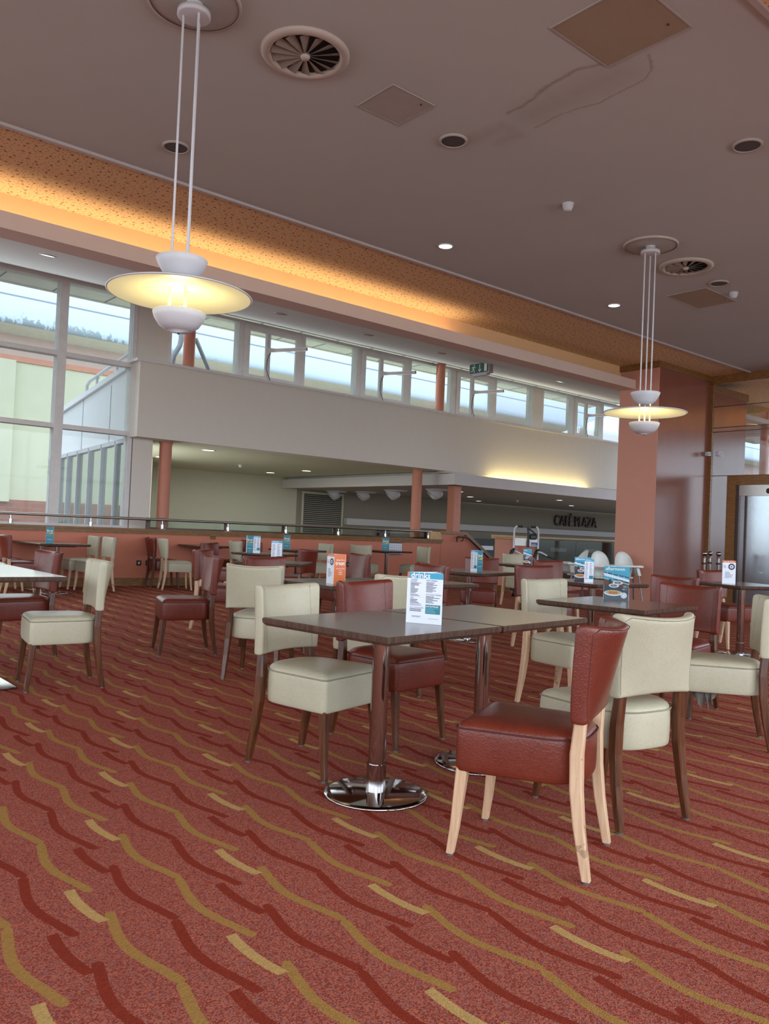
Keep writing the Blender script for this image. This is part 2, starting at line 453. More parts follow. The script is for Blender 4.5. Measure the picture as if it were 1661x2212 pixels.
# floor
b = MB()
b.box((UL, -5.0, -0.25), (12.8, 13.72, 0.0), M['carpet'])
b.box((12.8, -5.0, -0.25), (22.0, 11.3, 0.0), M['carpet'])
b.box((12.8, 11.3, -0.25), (15.6, 13.72, 0.0), M['carpet'])
struct(b.build('floor'))
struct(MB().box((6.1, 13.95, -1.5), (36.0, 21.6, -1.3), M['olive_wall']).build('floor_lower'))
# main flat ceiling strip and its white edge trims
struct(MB().box((UL, 2.3, 4.35), (UR, 7.18, 4.6), M['ceiling']).build('ceiling'))
struct(MB().box((UL, 7.15, 4.325), (UR, 7.2, 4.36), M['ltrim']).build('trim_1'))
struct(MB().box((UL, 2.27, 4.325), (UR, 2.31, 4.36), M['ltrim']).build('trim_2'))
# perforated boards, cove back, lip
struct(MB().box((UL, 7.2, 4.35), (22.0, 8.74, 4.42), M['perf']).build('ceiling_perforated_back'))
struct(MB().box((UL, 0.74, 4.35), (UR, 2.28, 4.42), M['perf']).build('ceiling_perforated_front'))
def cove(v_lip, v_back, name_a, name_b, u1):
    s = 1 if v_back > v_lip else -1
    b = MB().box((UL, min(v_back, v_back+s*.05), 3.92), (u1, max(v_back, v_back+s*.05), 4.36), M['cove_back'])
    struct(b.build(name_a))
    b = MB(); b.box((UL, min(v_lip, v_lip+s*.03), 3.9), (u1, max(v_lip, v_lip+s*.03), 4.065), M['lip'])
    b.box((UL, min(v_lip+s*.03, v_back), 3.9), (u1, max(v_lip+s*.03, v_back), 3.93), M['lip'])
    struct(b.build(name_b))
cove(8.4, 8.72, 'trim_3', 'trim_4', 12.9)
cove(1.06, 0.74, 'trim_5', 'trim_6', UR)
# sloping rear ceilings
def zs(v): return 3.91 + .228*(v-8.4)
b = MB(); b.prism([(8.72, zs(8.72)), (14.44, zs(14.44)), (14.44, zs(14.44)+.1), (8.72, zs(8.72)+.1)], 'x', UL, 22.0, M['lowceil'])
struct(b.build('ceiling_sloped_back'))
b = MB(); b.prism([(0.74, zs(8.72)), (-4.95, zs(14.4)), (-4.95, zs(14.4)+.1), (0.74, zs(8.72)+.1)], 'x', UL, UR, M['lowceil'])
struct(b.build('ceiling_sloped_front'))
# window frame added at the unseen left end, around the fill lamp
b = MB()
for v in range(-4, 14, 2): b.box((UL-.1, v-.06, 0), (UL+.02, v+.06, 5.2), M['frame'])
b.box((UL-.1, -5, 0), (UL+.02, 13.7, .35), M['frame']); b.box((UL-.1, -5, 2.6), (UL+.02, 13.7, 2.7), M['frame'])
struct(b.build('window_21'))
# posts and sill of the long window behind the camera
b = MB()
for u in range(-8, 15, 2): b.box((u-.06, -4.98, 0.0), (u+.06, -4.86, 5.2), M['frame'])
b.box((UL, -4.98, 0.0), (UR, -4.86, 0.35), M['frame']); b.box((UL, -4.97, 2.6), (UR, -4.87, 2.7), M['frame'])
struct(b.build('window_20'))

# dwarf wall with timber cap and skirting
DW = 13.72
b = MB(); b.box((UL, DW, -1.4), (13.33, DW+.22, .91), M['orange'])
struct(b.build('wall_dwarf'))
b = MB(); b.box((UL, DW-.035, .91), (13.36, DW+.26, .965), M['oak']); b.box((UL, DW-.055, .965), (13.36, DW+.28, 1.0), M['oak'])
struct(b.build('trim_7'))
struct(MB().box((UL, DW-.02, 0), (13.36, DW, .14), M['oak']).build('baseboard_back'))
# stair side wall with sloping timber cap
b = MB(); b.prism([(13.34, -1.4), (15.6, -1.4), (15.6, .2), (15.3, .38), (14.1, 1.13), (13.34, 1.13)], 'y', DW, DW+.22, M['orange'])
struct(b.build('wall_stair'))
b = MB(); b.prism([(13.3, 1.13), (14.12, 1.13), (15.32, .38), (15.6, .2), (15.6, .28), (15.36, .45), (14.15, 1.2), (13.3, 1.2)], 'y', DW-.04, DW+.26, M['oak'])
struct(b.build('trim_8'))
struct(MB().box((13.36, DW-.02, 0), (15.6, DW, .14), M['oak']).build('baseboard_stair'))
# pale oak end block of the cap
b = MB(); b.box((12.97, DW-.03, 1.0), (13.33, DW+.03, 1.175), M['oak_pale']); struct(b.build('trim_9'))

# bulkhead with ledge
b = MB(); b.box((5.97, 14.0, 2.64), (21.6, 14.4, 3.99), M['bulk']); struct(b.build('wall_bulkhead'))
b = MB(); b.box((5.9, 13.97, 3.99), (21.6, 14.42, 4.04), M['frame']); struct(b.build('trim_10'))
struct(MB().box((13.75, 14.02, 2.6), (21.6, 14.38, 2.66), M['bulk']).build('wall_bulkhead_base'))
# wall stub beside the tall window, and the solid infill left of the clerestory
struct(MB().box((6.06, 14.36, -1.4), (6.44, 14.62, 2.66), M['bulk']).build('wall_stub'))
struct(MB().box((6.02, 14.38, 4.0), (6.66, 14.55, 5.32), M['bulk']).build('wall_clerestory_infill'))
struct(MB().box((UL, 14.36, -1.4), (6.06, 14.6, .96), M['frame']).build('wall_window_upstand'))

# ------------------------------------------------------------------ windows
wn = [0]
def window(u0, u1, z0, z1, trans=(), fw=.06, v=14.4, dark_line=True, casement=False, post=None):
    wn[0] += 1
    b = MB(); d0, d1 = v-.03, v+.17
    b.box((u0, d0, z0), (u0+fw, d1, z1)); b.box((u1-fw, d0, z0), (u1, d1, z1))
    b.box((u0+fw, d0, z1-fw), (u1-fw, d1, z1)); b.box((u0+fw, d0, z0), (u1-fw, d1, z0+fw))
    o = b.build('window_%d' % wn[0], M['frame']); struct(o)
    zz = [z0+fw] + list(trans) + [z1-fw]
    for t in trans: MB().box((u0+fw, d0+.005, t-.04), (u1-fw, d1, t+.04)).build('transom', M['frame'], o)
    for a, c in zip(zz[:-1], zz[1:]):
        MB().box((u0+fw, v+.02, a), (u1-fw, v+.03, c)).build('pane', M['glass'], o)
    if casement:
        b = MB(); g = .13
        x0, x1, y0, y1 = u0+fw, u1-fw, z0+fw, z1-fw
        b.box((x0, d0-.02, y0), (x0+g, d0+.03, y1)); b.box((x1-g, d0-.02, y0), (x1, d0+.03, y1))
        b.box((x0+g, d0-.02, y0), (x1-g, d0+.03, y0+.08)); b.box((x0+g, d0-.02, y1-.12), (x1-g, d0+.03, y1))
        b.build('sash', M['frame'], o)
        pm = post if post else (u0+u1)/2
        b = MB(); b.box((pm-.05, d0-.03, y0+.05), (pm-.012, d0+.03, y1-.1)); b.box((pm+.012, d0-.03, y0+.05), (pm+.05, d0+.03, y1-.1))
        b.build('centre_post', M['frame'], o)
    return o
ZB = 5.24
for u in range(-9, 4, 2):            # bays carrying on to the left of the frame
    pass
for u0, u1 in ((-8.9, -6.6), (-6.6, -4.3), (-4.3, -2.0), (-2.0, .3), (.3, 2.5)):
    window(u0, u1, .96, ZB+.04, (2.71, 3.96), .075)
window(2.5, 4.72, .96, ZB+.04, (2.71, 3.96), .075)
window(4.72, 6.04, .96, ZB+.04, (2.71, 3.96), .075)
for u0, u1, cs, pm in ((6.66, 8.2, 0, 0), (8.2, 9.69, 1, 8.82), (9.69, 11.2, 0, 0), (11.2, 12.72, 1, 11.84), (12.72, 14.22, 0, 0), (14.22, 15.7, 1, 14.84),
                       (15.7, 17.24, 0, 0), (17.62, 18.99, 0, 0), (18.99, 20.4, 1, 19.59), (20.4, 21.6, 0, 0)):
    window(u0, u1, 4.04, ZB, (), .06, casement=bool(cs), post=pm)
struct(MB().box((17.24, 14.37, 4.04), (17.62, 14.5, ZB), M['bulk']).build('wall_clerestory_post'))
# window opener arms (chain actuators) with their hanging flex
for pm, lbl in ((8.82, 'grey window opener arm on the clerestory sash nearest the tall window'),
                (11.84, 'grey window opener arm on the second opening clerestory sash'),
                (14.84, 'grey window opener arm on the sash beside the green exit sign'),
                (19.59, 'grey window opener arm beside the far hanging lamp, next to the pillar')):
    e = empty('window_opener', (pm, 14.33, 4.72), 0, lbl, 'window opener', 'chain openers on the clerestory windows')
    T = Matrix.Rotation(-.62, 4, 'Z') @ Matrix.Rotation(-.1, 4, 'Y')
    b = MB(); b.box((0, -.03, -.035), (.78, .03, .035), None, .012, T); b.build('arm', M['frame'], e)
    b = MB(); b.box((.765, -.028, -.033), (.79, .028, .033), None, .006, T); b.build('end_cap', M['dark_metal'], e)
    MB().box((-.04, -.03, -.09), (.04, .03, .06), None, .01).build('bracket', M['frame'], e)
    MB().tube([(.02, -.03, -.05), (-.05, -.04, -.2), (-.06, -.03, -.4), (.03, -.03, -.58), (.05, -.02, -.66)], .008, 6).build('flex', M['dark_metal'], e)

# columns
def column(name, u, v, r, z0, z1, lbl):
    e = empty(name, (u, v, 0), 0, lbl, 'column', 'round terracotta columns')
    MB().cyl((0, 0), r, z0, z1, 24).build('shaft', M['column'], e)
    MB().cyl((0, 0), r*1.12, z1-.03, z1, 24).build('collar', M['column'], e)
column('round_column', 6.99, 14.19, .11, 4.04, zs(14.1)-.005, 'orange round column on the bulkhead ledge behind the near hanging lamp')
column('round_column', 13.56, 14.19, .11, 4.04, zs(14.1)-.005, 'orange round column on the bulkhead ledge, left of the exit sign')
column('round_column', 6.74, 14.45, .115, -1.3, 2.64, 'orange round column under the bulkhead beside the tall window')
column('round_column', 13.22, 14.5, .12, -1.3, 2.64, 'orange round column under the bulkhead beside the square post')
e = empty('square_post', (14.165, 14.165, 0), 0, 'square two-tone orange post under the canopy corner', 'column')
MB().box((-.115, -.115, -1.3), (.115, .115, 2.31)).build('shaft', M['column'], e)
MB().box((-.13, -.13, 2.28), (.13, .13, 2.31)).build('capital', M['column'], e)

# void behind: soffit, back walls, canopy
struct(MB().prism([(6.08, 14.4), (21.6, 14.4), (21.6, 21.3), (9.4, 21.3), (8.2, 18.35), (6.08, 18.2)], 'z', 2.64, 2.75, M['cream_wall']).build('ceiling_void'))
struct(MB().prism([(6.1, 18.2), (8.2, 18.25), (9.4, 21.2), (9.4, 21.4), (8.1, 18.4), (6.1, 18.36)], 'z', -1.4, 2.7, M['cream_wall']).build('wall_void_return'))
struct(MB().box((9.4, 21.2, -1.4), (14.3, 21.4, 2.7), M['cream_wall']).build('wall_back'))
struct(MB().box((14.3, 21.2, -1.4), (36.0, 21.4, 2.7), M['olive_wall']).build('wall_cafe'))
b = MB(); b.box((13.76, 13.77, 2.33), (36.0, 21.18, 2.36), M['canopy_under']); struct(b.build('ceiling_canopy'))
b = MB(); b.box((13.72, 13.74, 2.31), (36.0, 13.8, 2.575), M['canopy']); b.box((13.72, 13.8, 2.31), (13.78, 21.18, 2.575), M['canopy'])
b.box((13.9, 14.0, 2.575), (13.95, 21.18, 2.64), M['canopy']); struct(b.build('trim_11'))
b = MB(); b.box((16.15, 21.0, 1.29), (36, 21.19, 1.5), M['canopy']); struct(b.build('trim_12'))
MBl = MB()
e = empty('louvre_grille', (14.55, 21.19, .2), 0, 'large horizontal louvre grille set in the cream back wall', 'vent')
MB().box((-.06, -.03, -.2), (0, .01, 2.07)).box((1.5, -.03, -.2), (1.56, .01, 2.07)).box((0, -.03, 2.0), (1.5, .01, 2.07)).build('frame', M['cream_wall'], e)
b = MB()
for i in range(36):
    z = -.2+i*.061
    b.add([(0, -.02, z), (1.5, -.02, z), (1.5, 0.005, z+.04), (0, .005, z+.04)], [(0, 1, 2, 3)])
b.build('slats', plain('louvre_slat', rgb(150, 146, 134), .6), e)
MB().box((0, .0055, -.2), (1.5, .01, 2.0)).build('backing', M['dark'], e)
# CAFE PLAZA lettering
e = MB().text('CAFÉ PLAZA', .62, M['sign_letters'], Matrix.Translation((26.95, 21.13, 1.66)) @ Matrix.Diagonal((.84, 1, 1, 1)), 'LEFT', .03, .003).build('wall_lettering', None)
tag(e, 'dark raised CAFÉ PLAZA letters on the shaded back wall', 'sign')
# nozzle diffusers under the canopy
for i, (u, v) in enumerate(((15.5, 20.75), (16.0, 19.9), (15.5, 17.9), (15.4, 16.04))):
    e = empty('ceiling_nozzle', (u, v, 2.33), 0, ['white air nozzle under the canopy, nearest the louvre grille', 'white air nozzle under the canopy, second from the louvre grille',
        'white air nozzle under the canopy, left of the round column', 'white air nozzle under the canopy, between round column and square post'][i], 'vent', 'ball air nozzles under the canopy')
    MB().lathe([(.34, 0), (.34, -.02), (.26, -.045), (.2, -.03), (.2, 0)], 24).build('flange', M['white'], e)
    T = Matrix.Rotation(.75, 4, 'Y') @ Matrix.Rotation(.3, 4, 'X')
    b = MB().lathe([(.0, .02), (.2, 0), (.22, -.08), (.19, -.2), (.15, -.26), (.13, -.25), (.12, -.1), (0, -.08)], 20)
    b.v = [(q.x, q.y, min(q.z, -.004)) for q in (T @ Vector(p) for p in b.v)]; b.build('nozzle', M['white'], e)

# pillar
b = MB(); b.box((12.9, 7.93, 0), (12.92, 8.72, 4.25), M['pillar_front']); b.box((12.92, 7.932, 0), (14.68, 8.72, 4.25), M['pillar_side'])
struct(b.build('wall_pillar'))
b = MB(); b.box((12.86, 7.9, 4.24), (14.7, 8.72, 4.35), M['oak']); struct(b.build('trim_13'))
# wing of the wall beyond the pillar closing the cove
# glazed partition, trims, door
b = MB()
b.box((UR-.03, -4.9, 4.19), (UR+.05, 7.97, 4.35), M['oak'])
b.box((UR-.03, 7.86, 0), (UR+.04, 7.93, 4.2), M['oak'])
struct(b.build('trim_14'))
zq = [(2.45, 3.28), (3.28, 3.36), (3.36, 3.76), (3.76, 4.19)]
P1 = MB()
for z0, z1 in zq: P1.box((UR, -4.9, z0+.004), (UR+.012, 7.86, z1-.004), M['part_glass'])
P1.box((UR, 7.52, 0), (UR+.012, 7.86, 2.44), M['part_glass']); P1.box((UR, -4.9, 0), (UR+.012, 4.8, 2.44), M['part_glass'])
struct(P1.build('window_30'))
b = MB()
for z in (2.45, 3.28, 3.36, 3.76): b.box((UR-.004, -4.9, z-.006), (UR+.014, 7.86, z+.006), M['dark_metal'])
struct(b.build('trim_15'))
b = MB(); b.box((UR-.06, 7.36, 0), (UR+.08, 7.52, 2.44), M['oak']); b.box((UR-.06, 4.9, 2.27), (UR+.08, 7.36, 2.44), M['oak']); b.box((UR-.06, 4.8, 0), (UR+.08, 4.9, 2.44), M['oak'])
d = struct(b.build('door_1'))
MB().box((UR-.02, 4.9, 2.07), (UR+.06, 7.3, 2.27)).build('header', M['steel'], d)
b = MB(); b.box((UR-.02, 7.3, 0), (UR+.04, 7.36, 2.27)); b.box((UR, 7.16, 0), (UR+.03, 7.2, 2.07)); b.build('door_frame', M['dark_metal'], d)
MB().box((UR+.02, 4.9, .02), (UR+.03, 7.3, 2.07)).build('door_leaf', M['door_leaf'], d)
MB().box((UR-.07, 6.2, 2.11), (UR-.02, 6.79, 2.2), None, .02).build('door_sensor', M['black'], d)
b = MB(); b.add([(UR+.012, 6.86+.05*math.cos(a), .72+.05*math.sin(a)) for a in [PI+PI*i/8 for i in range(9)]] + [(UR+.012, 6.86+.05*math.cos(a), .72+.022*math.sin(a)) for a in [2*PI-PI*i/8 for i in range(9)]],
    [(i, i+1, 16-i, 17-i) for i in range(8)]); b.build('scuff_mark', M['white'], d)
# junction boxes either side of the partition post
for x, y, z, l in ((UR-.1, 7.9, 2.86, 'small white junction box on the glossy pillar face'), (UR-.05, 7.72, 2.86, 'small white junction box on the glass right of the pillar')):
    e = empty('junction_box', (x, y, z), 0, l, 'box', 'white junction boxes at the pillar')
    MB().box((-.05, -.05, -.04), (.05, .03, .04), None, .008).build('case', M['white'], e)
    MB().box((-.03, -.053, -.012), (.03, -.049, .012)).build('badge', M['greyink'], e)
# lobby beyond the glass: wall run, cove, windows, column
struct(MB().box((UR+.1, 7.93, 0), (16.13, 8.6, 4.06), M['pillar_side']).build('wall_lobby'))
struct(MB().box((UR+.1, 7.9, 4.06), (16.16, 8.6, 4.2), M['oak']).build('trim_16'))
struct(MB().box((15.0, -5, 4.4), (19.0, 9.6, 4.5), M['perf']).build('ceiling_lobby'))
b = MB(); b.prism([(19.0, 4.62), (20.2, 4.5), (20.2, 4.55), (19.0, 4.68)], 'y', -5, 10.2, M['perf']); b.box((20.2, -5, 4.18), (20.25, 10.2, 4.55), M['cove_back'])
b.box((20.0, -5, 3.98), (20.04, 10.2, 4.16), M['lip']); b.box((20.04, -5, 3.98), (20.2, 10.2, 4.02), M['lip']); struct(b.build('trim_17'))
b = MB()
for v in range(-4, 12, 2): b.box((21.5, v-.05, 0), (21.6, v+.05, 4.0), M['frame'])
b.box((20.2, -5, 3.9), (21.7, 10.4, 4.0), M['frame']); struct(b.build('window_31'))
struct(MB().cyl((19.6, 9.18), .085, 0, 4.4, 24, M['column']).build('wall_lobby_column'))
struct(MB().box((15.6, -5, -.25), (22, 7.9, .0), M['carpet']).build('floor_lobby')) if False else None

# second barrier: pier, oak rail, glass and low wall
b = MB(); b.box((12.74, 11.08, 0), (12.98, 11.5, 1.09), M['pillar_front']); b.box((12.98, 11.3, 0), (13.8, 11.45, 1.09), M['orange']); b.box((12.98, 11.3, 0), (17.2, 11.4, .18), M['orange'])
struct(b.build('wall_barrier'))
b = MB(); b.box((12.68, 11.02, 1.09), (13.04, 11.55, 1.125), M['oak_pale']); b.box((12.62, 11.0, 1.125), (17.2, 11.5, 1.16), M['oak_pale']); struct(b.build('trim_18'))
struct(MB().box((12.72, 11.06, 0), (13.0, 11.5, .13), M['oak']).build('baseboard_barrier'))
struct(MB().box((13.8, 11.36, .18), (15.3, 11.37, 1.09), M['barrier_glass']).box((15.32, 11.36, .18), (17.2, 11.37, 1.09), M['barrier_glass']).build('window_40'))
# stair flank seen through it, and the dark servery behind
b = MB(); b.prism([(15.0, -1.4), (19.0, -1.4), (19.0, -.7), (15.0, 1.1)], 'y', 15.2, 15.4, M['orange']); struct(b.build('wall_stair_far'))
b = MB(); b.prism([(14.9, 1.1), (19.0, -.75), (19.0, -.6), (14.9, 1.25)], 'y', 15.15, 15.45, M['oak']); struct(b.build('trim_19'))
e = empty('servery_counter', (24.5, 20.3, -1.3), 0, 'dark servery counter with bright display strips seen behind the glass barrier', 'counter')
MB().box((-5.5, -.4, 0), (7, .6, 1.1)).build('counter_body', plain('servery_brown', rgb(92, 74, 54), .5), e)
MB().box((-5.5, -.5, 1.1), (7, .6, 1.16)).build('worktop', M['steel'], e)
MB().box((-5.5, .3, 1.16), (7, .7, 2.3)).build('back_display', M['black'], e)
for i in range(5): MB().box((-5+i*2.2, .26, 1.9), (-4+i*2.2, .3, 2.05)).build('display_strip', M['paper'], e)

# ------------------------------------------------------------------ railing on the dwarf wall
e = empty('handrail', (0, DW+.05, 1.0), 0, 'round steel handrail on stub posts along the orange dwarf wall', 'handrail')
MB().tube([(UL, 0, .165), (13.08, 0, .175)], .024, 12).build('rail', M['steel'], e)
for u in (-7.8, -6.5, -5.2, -3.9, -2.6, -1.3, 0, 1.3, 2.6, 3.86, 5.14, 6.43, 7.76, 9.07, 10.38, 11.68, 12.98):
    p = MB().cyl((u, 0), .032, .012, .085, 14).cyl((u, 0), .008, .085, .15, 8).build('post', M['chrome'], e)
    MB().box((u-.055, -.04, 0), (u+.055, .04, .012), None, .004).build('foot_plate', M['steel'], p)
e = empty('glass_balustrade', (0, 14.02, 0), 0, 'dark framed glass balustrade behind the steel handrail', 'balustrade')
for u in (6.27, 7.83, 9.15, 10.45, 11.77, 13.1): MB().box((u-.035, -.02, -1.3), (u+.035, .02, 1.2)).build('post', M['dark_metal'], e)
MB().box((6.27, -.02, 1.16), (13.1, .02, 1.2)).build('top_rail', M['dark_metal'], e)
MB().box((6.27, -.015, 1.0), (13.1, .015, 1.03)).build('bottom_rail', M['dark_metal'], e)
MB().box((6.27, -.004, 1.03), (13.1, .004, 1.16)).build('pane', M['rail_glass'], e)
e = empty('stair_handrail', (13.8, DW-.07, 0), 0, 'dark bronze handrail on the sloping stair wall', 'handrail')
MB().tube([(0, 0, .95), (0, 0, 1.06), (.05, 0, 1.08), (.32, 0, 1.08), (.42, 0, 1.04), (1.6, 0, .3)], .022, 10).build('rail', M['dark_metal'], e)
MB().tube([(.2, .07, .98), (.2, 0, .99), (.2, 0, 1.07)], .012, 8).build('bracket', M['dark_metal'], e)
# stair chair-lift sized dark panel on the cafe wall
e = MB().box((17.6, 21.1, .55), (18.1, 21.19, 1.15), M['black']).box((17.62, 21.09, .6), (18.08, 21.1, 1.1), M['grille']).build('wall_screen'); tag(e, 'small dark screen on the shaded wall behind the stair rail', 'screen')

# sockets, plate, notice
def socket(u, z, double, l):
    e = empty('wall_socket', (u, DW, z), 0, l, 'socket', 'chrome wall sockets on the orange wall')
    w = .075 if double else .045
    MB().box((-w, -.012, -.045), (w, 0, .045), None, .004).build('face_plate', M['dark_metal'], e)
    for x in ((-.035, .035) if double else (0,)):
        MB().box((x-.018, -.018, -.02), (x+.018, -.012, .02), None, .003).build('switch', M['white'], e)
socket(6.0, .4, False, 'single wall socket on the orange wall, left of the double one')
socket(6.2, .4, True, 'double wall socket left of the cream chair at the orange wall')
socket(10.66, .4, True, 'double wall socket on the orange wall behind the orange menu card')
e = MB().box((7.36, DW-.012, .85), (7.48, DW, .905), M['brass'], .004).build('wall_mounted_plate'); tag(e, 'small brass plate under the oak cap of the orange wall', 'plate')
e = empty('notice_board', (11.92, DW, .76), 0, 'grey framed white notice with small symbols on the orange wall', 'notice')
MB().box((-.21, -.03, -.14), (.21, 0, .14), None, .008).build('frame', M['grey_metal'], e)
b = MB().box((-.185, -.034, -.115), (.185, -.029, .115), M['paper'])
for i in range(6):
    for j in range(4): b.disc(I4, -.14+i*.056, -.075+j*.05, .012, .012, M['greyink'], -.036, 8)
b.box((-.02, -.037, -.09), (.02, -.035, -.04), M['ink']); b.build('sheet', None, e)

# ------------------------------------------------------------------ outside
e = empty('outside_building', (0, 0, 0), 0, 'pale rendered building with white curved roof seen outside the windows', 'building')
MB().box((-25, 24, 1.56), (60, 24.3, 5.42)).build('rendered_wall', M['render_wall'], e)
MB().box((-25, 23.93, 1.5), (5.2, 24.0, 5.4)).build('pilaster', M['render_wall'], e) if False else None
MB().box((-25, 23.9, -2), (60, 24.3, 1.56)).build('brick_dado', M['brick'], e)
MB().box((-25, 23.95, 5.4), (60, 24.3, 5.55)).build('string_course', M['salmon_band'], e)
MB().box((-25, 23.97, 5.55), (60, 24.3, 6.2)).build('concrete_band', M['pink_band'], e)
prof = [(24.0, 6.12), (23.25, 6.26), (23.2, 6.32), (23.28, 6.5), (23.5, 6.8), (23.9, 7.18), (24.6, 7.75), (25.6, 8.25), (27, 8.6), (30, 9.0)]
b = MB(); b.add([(u, y, z) for u in (-25, 60) for y, z in prof[1:]], [(i, i+1, i+10, i+9) for i in range(8)], None, True); b.build('roof', M['roof'], e, recalc=False)
b = MB(); b.add([(u, y, z) for u in (-25, 60) for y, z in prof[:2]], [(0, 1, 3, 2)]); b.build('eaves', M['soffit_out'], e, recalc=False)
MB().box((5.0, 23.8, 1.5), (6.6, 24.0, 5.4)).build('pilaster', M['render_wall'], e)
# own eaves outside the windows
b = MB(); b.box((UL, 14.5, 5.42), (22, 15.95, 5.5), M['soffit_out']); b.box((UL, 15.95, 5.4), (22, 16.02, 5.62), M['soffit_out'])
for u in range(-9, 22): b.box((u, 14.5, 5.412), (u+.02, 15.95, 5.42), M['greyink'])
struct(b.build('ceiling_eaves'))
# glazed wing at right angles to the tall window
e = empty('glazed_wing', (6.0, 14.6, 0), 0, 'white clad glazed wing with sloping roof edge outside the tall window', 'building')
b = MB(); b.prism([(0, 2.6), (3.7, 2.42), (3.7, 3.33), (0, 3.9)], 'x', 0, .1); b.build('cladding', M['white_clad'], e)
b = MB(); b.prism([(0, 3.9), (3.75, 3.33), (3.75, 3.43), (0, 4.0)], 'x', -.06, .12); b.build('roof_edge', M['white_clad'], e)
b = MB(); b.prism([(0, 2.56), (3.75, 2.38), (3.75, 2.46), (0, 2.64)], 'x', -.03, .1); b.build('head_rail', M['white'], e)
for v in (.38, 1.06, 1.72, 2.34, 2.92, 3.43, 3.7): MB().box((-.03, v-.016, -1.4), (.06, v+.016, 2.62-.049*v)).build('mullion', M['white'], e)
b = MB(); b.prism([(0, -1.4), (3.7, -1.4), (3.7, 2.4), (0, 2.58)], 'x', .03, .05); b.build('pane', M['wing_glass'], e)
for v0 in (.75, 2.2):
    MB().box((-.005, v0, 2.5), (.004, v0+.012, 3.7)).build('joint', M['greyink'], e)
e = empty('roof_guardrail', (6.25, 14.6, 0), 0, 'galvanised pipe guardrail along the roof edge of the glazed wing', 'railing')
MB().tube([(0, .0, 4.42), (0, 2.6, 4.03), (0, 2.75, 3.95), (0, 2.78, 3.45)], .035, 8).build('rail', M['white'], e)
for v in (.15, 1.15, 2.2): MB().tube([(0, v, 3.9-.154*v), (0, v, 4.4-.15*v)], .03, 8).build('post', M['white'], e)
for v in (.15, 1.15, 2.2): MB().lathe([(0, .06), (.05, .03), (.05, -.03), (0, -.06)], 10).build('joint', M['white'], e, (0, v, 4.4-.15*v))
e = empty('downpipe', (8.35, 17.5, 4.0), 0, 'grey downpipe with bends outside the clerestory, beside the upper orange column', 'pipe')
MB().tube([(-.12, 0, -.6), (-.12, 0, .8), (-.1, 0, .95), (.03, 0, 1.2), (.06, 0, 1.35), (.06, 0, 2.4)], .06, 10).build('pipe', M['grey_metal'], e)
MB().tube([(.42, 0, 1.45), (1.0, 0, .4)], .05, 8).build('stay', M['grey_metal'], e)

# ------------------------------------------------------------------ ceiling fittings
def tilt(v): return -math.atan(.228)
def vent(u, v, l):
    e = empty('swirl_vent', (u, v, 4.35), 0, l, 'vent', 'round swirl vents in the ceiling')
    MB().lathe([(.3, 0), (.3, -.012), (.285, -.026), (.255, -.03), (.235, -.02), (.23, 0)], 48).build('rim', M['vent'], e)
    MB().lathe([(0, -.003), (.235, -.003)], 40).build('backing', M['dark'], e)  # dark disc stands in for the shaded opening behind the blades
    for k in range(14):
        a = 2*PI*k/14
        T = Matrix.Rotation(a, 4, 'Z')
        vs = [T @ Vector(p) for p in ((.03, -.004, -.026), (.23, -.02, -.028), (.23, .045, -.008), (.03, .012, -.008))]
        MB().add(vs, [(0, 1, 2, 3)]).build('blade', M['vent_dust'], e)
        vs2 = [T @ Vector(p) for p in ((.03, -.006, -.028), (.23, -.023, -.03), (.23, -.017, -.03), (.03, -.0, -.028))]
    MB().lathe([(0, -.045), (.025, -.043), (.033, -.03), (.033, -.01)], 16).build('hub', M['vent'], e)
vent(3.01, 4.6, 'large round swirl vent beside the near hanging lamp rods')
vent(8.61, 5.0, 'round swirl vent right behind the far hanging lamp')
def hatch(u, v, w, h, mat, l):
    e = empty('access_panel', (u, v, 4.35), 0, l, 'access panel', 'square access panels in the ceiling')
    b = MB(); t = .012
    b.box((-w/2, -h/2, -.006), (w/2, -h/2+t, 0)).box((-w/2, h/2-t, -.006), (w/2, h/2, 0)).box((-w/2, -h/2+t, -.006), (-w/2+t, h/2-t, 0)).box((w/2-t, -h/2+t, -.006), (w/2, h/2-t, 0))
    b.build('frame', M['panel'], e)
    MB().box((-w/2+t+.004, -h/2+t+.004, -.004), (w/2-t-.004, h/2-t-.004, 0)).build('panel', mat, e)
    MB().cyl((w*.28, -h*.36), .008, -.012, -.003, 10).build('lock', M['chrome'], e)
hatch(4.27, 2.98, .62, .62, M['panel_tan'], 'large tan access panel at the top edge above the water stain')
hatch(3.89, 4.68, .42, .42, M['panel'], 'grey access panel beside the large near swirl vent')
hatch(9.9, 5.51, .8, .55, M['panel_tan'], 'tan access panel beyond the far swirl vent')
def at_ceiling(u, v, slope=True):
    return (u, v, zs(v) if slope else 4.35), (math.atan(.228) if slope else 0)
def speaker(u, v, slope, l, r=.115, mat='grille'):
    loc, rx = at_ceiling(u, v, slope)
    e = empty('ceiling_speaker', loc, 0, l, 'speaker', 'round flush ceiling speakers'); e.rotation_euler = (rx, 0, 0)
    MB().lathe([(r, 0), (r, -.01), (r*.92, -.018), (r*.84, -.014), (r*.84, 0)], 28).build('rim', M['vent'] if slope else M['panel'], e)
    MB().lathe([(0, -.013), (r*.84, -.011)], 28).build('grille', M[mat], e)
speaker(4.58, 4.76, 0, 'round speaker at the lower end of the ceiling water stain')
speaker(6.28, 3.15, 0, 'round speaker at the right edge of the ceiling')
speaker(3.0, 6.52, 0, 'round speaker right behind the near hanging lamp rods')
speaker(9.43, 5.03, 0, 'round speaker between the far swirl vent and a smoke detector')
speaker(6.84, 10.82, 1, 'round ceiling speaker above the first opening clerestory window', .1)
speaker(8.56, 10.78, 1, 'round ceiling speaker above the second opening clerestory window', .1)
